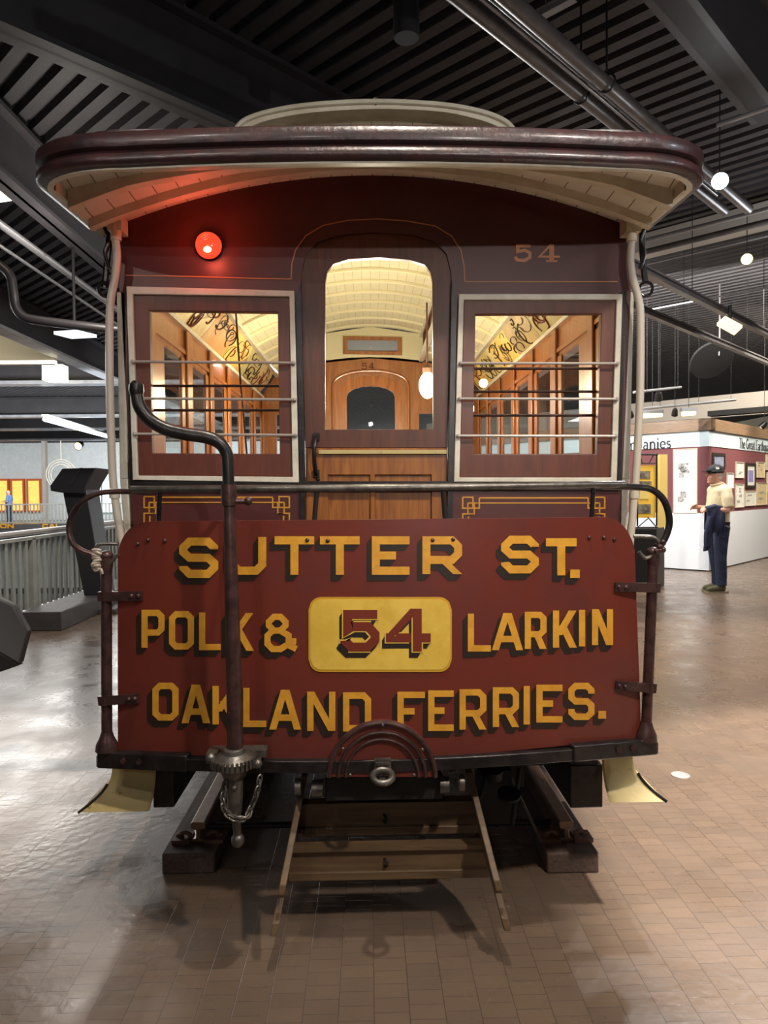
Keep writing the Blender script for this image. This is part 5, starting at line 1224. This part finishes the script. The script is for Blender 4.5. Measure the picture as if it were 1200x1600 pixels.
# yellow display stand with black frame on a dark pedestal
YY = 9.9
ped = obj('display_pedestal', MB().prism([P(990, 826, YY), P(1026, 826, YY), V(P(1026, 826, YY).x, YY, 0), V(P(990, 826, YY).x, YY, 0)], (.30, .45, 0)), 'kiosk', bev=.006)
tag(ped, 'dark grey pedestal behind the right end of the dash', 'pedestal')
zp = P(1000, 826, YY).z
stnd = thing('yellow_display', 'yellow picture board in a black frame standing on the dark pedestal', 'display', (P(1010, 826, YY).x, YY+.2, zp))
def YP(x, y, o=0.12): return P(x, y, YY+o)
obj('display_board', MB().prism([YP(990, 727), YP(1024, 727), YP(1024, 809), YP(990, 809)], (0, .04, 0)), 'yellow', stnd)
m = MB()
for pl in ([(996, 711), (996, 822)], [(1026, 709), (1026, 822)]): m.tube([YP(x, y, .10) for x, y in pl], .012, 8)
m.tube([YP(994, 710, .1), YP(1028, 710, .1)], .014, 8); m.tube([YP(996, 724, .1), YP(1026, 724, .1)], .008, 8); m.tube([YP(1000, 711, .1), YP(1004, 724, .1)], .007, 6); m.tube([YP(1021, 711, .1), YP(1014, 724, .1)], .007, 6)
m.tube([YP(996, 824, .1), YP(1014, 809, .1)], .008, 6); m.tube([YP(1026, 824, .1), YP(1012, 808, .1)], .008, 6); m.tube([YP(992, 824.5, .1), YP(1028, 824.5, .1)], .012, 8)
for x in (993, 1026): 
    q = YP(x, 824, .1); m.tube([q, V(q.x, q.y, zp)], .014, 8)
obj('display_frame', m, 'black', stnd)
for x0, y0, x1, y1 in ((995, 736, 1016, 748), (996, 752, 1018, 757), (994, 788, 1017, 802), (1000, 764, 1014, 780)):
    obj('board_photograph', MB().prism([YP(x0, y0, .112), YP(x1, y0, .112), YP(x1, y1, .112), YP(x0, y1, .112)], (0, .006, 0)), 'photo' if y0 != 764 else 'yellowpale', stnd)
q = [P(1027.5, 710, YY+.2), P(1039.5, 710, YY+.55), P(1039.5, 828, YY+.55), P(1027.5, 828, YY+.2)]
for p in q[2:]: p.z = zp
sb = obj('side_board', MB().prism(q, (.03, -.01, 0)), 'yellowpale', stnd)
# upper walls beyond the exhibits
P0 = C0+U*3.2
za, zb2 = PW(1120, 652, P0, NL).z, PW(1120, 618, P0, NL).z
struct('trim_3', MB().prism([V((P0-W_*6).x, (P0-W_*6).y, za), V((P0+W_*9).x, (P0+W_*9).y, za), V((P0+W_*9).x, (P0+W_*9).y, zb2), V((P0-W_*6).x, (P0-W_*6).y, zb2)], U*.2), 'wallbeige')
q = PW(1160, 643, C0+U*2.0, NL); tag(obj('ceiling_duct', MB().bar(q-W_*4, q+W_*.6, .25, .10), 'blackd'), 'long black duct above the wood fascia at the right edge', 'duct')
q = PZ(1063, 1211.5, 0); m = MB(); m.lathe(q, (0, 0, 1), [(.043, 0), (.043, .003), (.034, .004), (.033, .002), (0, .002)], 28); tag(obj('floor_plate', m, 'fencerail'), 'small round pale plate set in the floor right of the car', 'plate')

# ================================================================ people
def limb(m, pts, rs, seg=14): m.tube(bez(pts, 5), [r for r in interp(rs, 5)], seg)
def interp(rs, n):
    out = []
    for i in range(len(rs)-1):
        for k in range(n): out.append(rs[i]+(rs[i+1]-rs[i])*k/n)
    return out+[rs[-1]]
M['skin'] = mat('skin', rgb(224, 168, 144), .5); M['skin']
M['shirt'] = mat('cream cotton shirt', rgb(236, 220, 184), .8, c2=rgb(222, 204, 168), scale=9, bump=.2, bscale=14)
M['jeans'] = mat('dark blue denim', rgb(40, 48, 74), .8, c2=rgb(66, 80, 112), scale=7, stops=(.5, .75), bump=.3, bscale=14)
M['jacket'] = mat('navy jacket cloth', rgb(44, 50, 82), .75, c2=rgb(32, 36, 60), scale=10, bump=.4, bscale=12)
M['lining'] = mat('grey jacket lining', rgb(150, 152, 156), .8)
M['cap'] = mat('black cap cloth', rgb(34, 40, 42), .8); M['white'] = mat('white cap emblem', rgb(224, 226, 224), .6); M['hair'] = mat('grey white hair', rgb(206, 200, 194), .8)
M['shoe'] = mat('olive brown shoe', rgb(92, 88, 62), .7); M['sole'] = mat('pale shoe sole', rgb(176, 160, 134), .7)
M['belt'] = mat('dark leather belt', rgb(30, 26, 24), .5); M['blueshirt'] = mat('blue cotton shirt', rgb(104, 140, 196), .8)

def hand(m, wr, d, up, side, s=1.0, curl=.5):
    """palm, four unequal bent fingers and a thumb; d = pointing, up = back of hand, side = towards the thumb"""
    d, up, side = d.normalized(), up.normalized(), side.normalized()
    m.tube([wr, wr+d*.03*s, wr+d*.085*s], [.026*s, .032*s, .030*s], 12)
    m.ball(wr+d*.055*s, (.036*s, .036*s, .030*s), 12, 8)
    for i, ln in enumerate((.068, .076, .070, .055)):
        b = wr+d*.085*s+side*(.030-.020*i)*s; a = b+d*ln*.45*s*(1-.2*curl)-up*ln*.25*curl*s; c = a+d*ln*.25*s*(1-curl)-up*ln*.45*curl*s; e = c-d*ln*.2*curl*s-up*ln*.15*s
        m.tube([b-d*.02*s, b, a, c, e], [.0105*s, .010*s, .0092*s, .0085*s, .0065*s], 8)
    b = wr+d*.03*s+side*.028*s; m.tube([b, b+d*.03*s+side*.025*s, b+d*.062*s+side*.024*s-up*.012*s, b+d*.082*s+side*.012*s-up*.02*s], [.0145*s, .0125*s, .011*s, .008*s], 8)

def head(m, c, f, s=1.0):
    """face looking along f"""
    f = f.normalized(); up = V(0, 0, 1); sd = f.cross(up)
    m.ball(c+V(0, 0, .02)-f*.012, (.088*s, .082*s, .105*s), 20, 14); m.ball(c+f*.025-V(0, 0, .055), (.062*s, .058*s, .068*s), 16, 10)
    m.tube([c+f*.082+V(0, 0, .03), c+f*.108-V(0, 0, .012), c+f*.092-V(0, 0, .022)], [.010, .016, .012], 8)           # nose
    m.ball(c+f*.078-V(0, 0, .052), (.018, .026, .008), 10, 6); m.ball(c+f*.076-V(0, 0, .066), (.018, .024, .009), 10, 6)     # lips
    m.ball(c+f*.068-V(0, 0, .10), (.026, .028, .022), 10, 8)                                                        # chin
    m.tube([c+f*.082+sd*.045+V(0, 0, .042), c+f*.092+V(0, 0, .040), c+f*.082-sd*.045+V(0, 0, .042)], .010, 8)         # brow
    for k in (-1, 1): m.ball(c+sd*.082*k-f*.012, (.02, .014, .032), 10, 8)
    m.tube([c-V(0, 0, .05)-f*.02, c-V(0, 0, .16)-f*.035], [.058*s, .062*s], 14)

def man(root_loc, label, shirtm, trouserm, full=True, scale=1.0):
    O = Vector(root_loc); t = thing('person', label, 'person', O)
    L = lambda x, y, z: O+V(x, y, z)*scale
    f = V(-1, 0, 0)
    hc = L(.005, 0, 1.600)
    b = MB()
    head(b, hc, V(-1, .10, .06))
    b.tube([L(.06, 0, 1.50), L(.07, 0, 1.42), L(.06, 0, 1.2), L(.05, 0, 1.0), L(.06, 0, .92)], [.065, .11, .125, .105, .095], 16)
    for k in (-1, 1): b.ball(L(.07, .155*k, 1.39), (.075, .07, .07))
    # legs
    for k, dx in ((-1, .0), (1, .035)): limb(b, [L(.07, .085*k, .92), L(.05, .09*k, .70), L(.045+dx*.5, .09*k, .48), L(.055+dx, .09*k, .25), L(.06+dx, .09*k, .09)], [.075, .070, .055, .048, .036]); b.tube([L(.085+dx, .09*k, .05), L(0+dx, .09*k, .045), L(-.10+dx, .09*k, .035)], [.04, .042, .03], 10)
    # arms: near (left) arm carries the jacket across the front, far arm likewise bent
    for k in (-1, 1):
        sh = L(.075, .19*k, 1.38); el = L(.09, .235*k, 1.12); wr = L(-.13, .17*k, 1.13 if k < 0 else 1.16)
        limb(b, [sh, sh.lerp(el, .5), el], [.056, .050, .042]); limb(b, [el, el.lerp(wr, .4), wr], [.044, .042, .028])
        hand(b, wr, V(-1, .15*(-k)*.5, .0), V(0, -.3*-k, 1), V(0, -k*.6, .6), 1.0, .55)
    obj('body', b, 'skin', t, remesh=.0075)
    # shirt
    s_ = MB(); s_.tube([L(.055, 0, 1.47), L(.075, 0, 1.40), L(.07, 0, 1.25), L(.045, 0, 1.08), L(.055, 0, .93)], [.085, .135, .155, .162, .150], 18)
    s_.ball(L(-.005, 0, 1.08), (.13, .13, .14))
    for k in (-1, 1):
        s_.ball(L(.075, .16*k, 1.385), (.09, .085, .08)); s_.tube([L(.075, .17*k, 1.40), L(.08, .215*k, 1.28), L(.085, .232*k, 1.16)], [.075, .074, .068], 14)
    obj('shirt', s_, shirtm, t, remesh=.011)
    obj('shirt_collar', MB().torus(L(.035, 0, 1.475), V(-.25, 0, 1), .072, .014, 20, 8), shirtm, t)
    tr = MB(); tr.tube([L(.055, 0, .96), L(.06, 0, .90), L(.06, 0, .82)], [.142, .150, .145], 18)
    for k, dx in ((-1, .0), (1, .035)): limb(tr, [L(.068, .085*k, .90), L(.05, .092*k, .70), L(.048+dx*.5, .092*k, .48), L(.056+dx, .092*k, .27), L(.058+dx, .092*k, .09)], [.110, .096, .080, .075, .070])
    obj('trousers', tr, trouserm, t, remesh=.012)
    obj('belt', MB().lathe(L(.055, 0, .925), (0, 0, 1), [(.150, 0), (.155, .004), (.155, .034), (.150, .038)], 28), 'belt', t)
    for k, dx in ((-1, -.0), (1, .045)):
        sh_ = MB(); sh_.tube([L(.105+dx, .092*k, .055), L(.05+dx, .092*k, .062), L(-.03+dx, .092*k, .055), L(-.10+dx, .092*k, .042), L(-.150+dx, .092*k, .034)], [.044, .050, .048, .042, .024], 12)
        sh_.tube([L(.07+dx, .092*k, .06), L(.065+dx, .092*k, .12)], [.048, .044], 12)
        so = obj('shoe', sh_, 'shoe', t, remesh=.008)
        obj('shoe_sole', MB().prism([L(.15+dx, .092*k-.035, 0), L(.15+dx, .092*k+.035, 0), L(.0+dx, .092*k+.045, 0), L(-.13+dx, .092*k+.04, 0), L(-.175+dx, .092*k, 0), L(-.13+dx, .092*k-.04, 0), L(.0+dx, .092*k-.045, 0)], (0, 0, .02)), 'sole', so)
    hr = MB(); hr.ball(hc+V(.03, 0, .012), (.085, .088, .085), 18, 12); hr.ball(hc+V(.055, 0, -.055), (.045, .06, .05), 14, 10)
    obj('hair', hr, 'hair', t)
    if full:
        cp = MB(); cp.ball(hc+V(.018, 0, .060), (.108, .096, .088), 22, 12); cp.tube([hc+V(.018, .0, .05)+V(.108*math.cos(a), .096*math.sin(a), -.005) for a in [2*PI*i/20 for i in range(20)]], .012, 8, closed=True)
        pts = [hc+V(-.075, .07, .052), hc+V(-.13, .055, .048), hc+V(-.165, .02, .043), hc+V(-.165, -.02, .043), hc+V(-.13, -.055, .048), hc+V(-.075, -.07, .052)]; cp.prism(pts, (0, 0, .010))
        cpo = obj('cap', cp, 'cap', t); cp.v
        obj('cap_emblem', MB().prism([hc+V(-.02, -.094, .075), hc+V(.02, -.096, .075), hc+V(.02, -.088, .105), hc+V(-.02, -.088, .105)], (0, .02, 0)), 'white', cpo)
        gl = MB(); gl.torus(hc+V(-.082, -.036, .022), V(1, .25, 0), .020, .003, 16, 6); gl.torus(hc+V(-.082, .036, .022), V(1, -.25, 0), .020, .003, 16, 6); gl.tube([hc+V(-.078, -.056, .024), hc+V(-.01, -.086, .022)], .003, 6); gl.tube([hc+V(-.088, -.016, .025), hc+V(-.088, .016, .025)], .003, 6)
        obj('glasses', gl, 'black', t)
        # jacket folded over the near forearm
        jk = MB()
        def cloth(u, v):
            x = -.20+.23*u+.020*math.sin(u*11)*v-.05*v*(1-u)+.02*v*u; z = 1.165-.06*abs(u-.5)-(.50-.20*u)*v-.07*v*math.sin(u*7+1); y = -.235-.028*math.sin(v*3)+.024*math.sin(u*13+v*3)*v
            return L(x, y, z)
        jk.grid(cloth, 26, 18, (0, .022, 0))
        jk.grid(lambda u, v: L(-.20+.23*u, -.235+.11*v, 1.165-.06*abs(u-.5)+.022*math.sin(v*PI)), 20, 6, (0, 0, .02))
        jk.grid(lambda u, v: L(-.18+.20*u-.015*math.sin(u*9)*v, -.125+.02*math.sin(u*9+1)*v, 1.16-.30*v), 18, 10, (0, .02, 0))
        jk.tube(bez([L(-.16, -.25, 1.04), L(-.205, -.262, .88), L(-.215, -.26, .72), L(-.21, -.262, .64)], 5), [.045]*15+[.04], 12)
        obj('jacket', jk, 'jacket', t, smooth=60)
    return t
q = PZ(1115, 924.5, 0)
man((q.x, q.y, 0), 'man in a black cap, cream shirt and jeans with a navy jacket over his arm', 'shirt', 'jeans')
q = P(13, 812, 37.2)
man((q.x, 37.2, 0.0), 'distant person in a blue shirt behind the far fence', 'blueshirt', 'jeans', full=False)
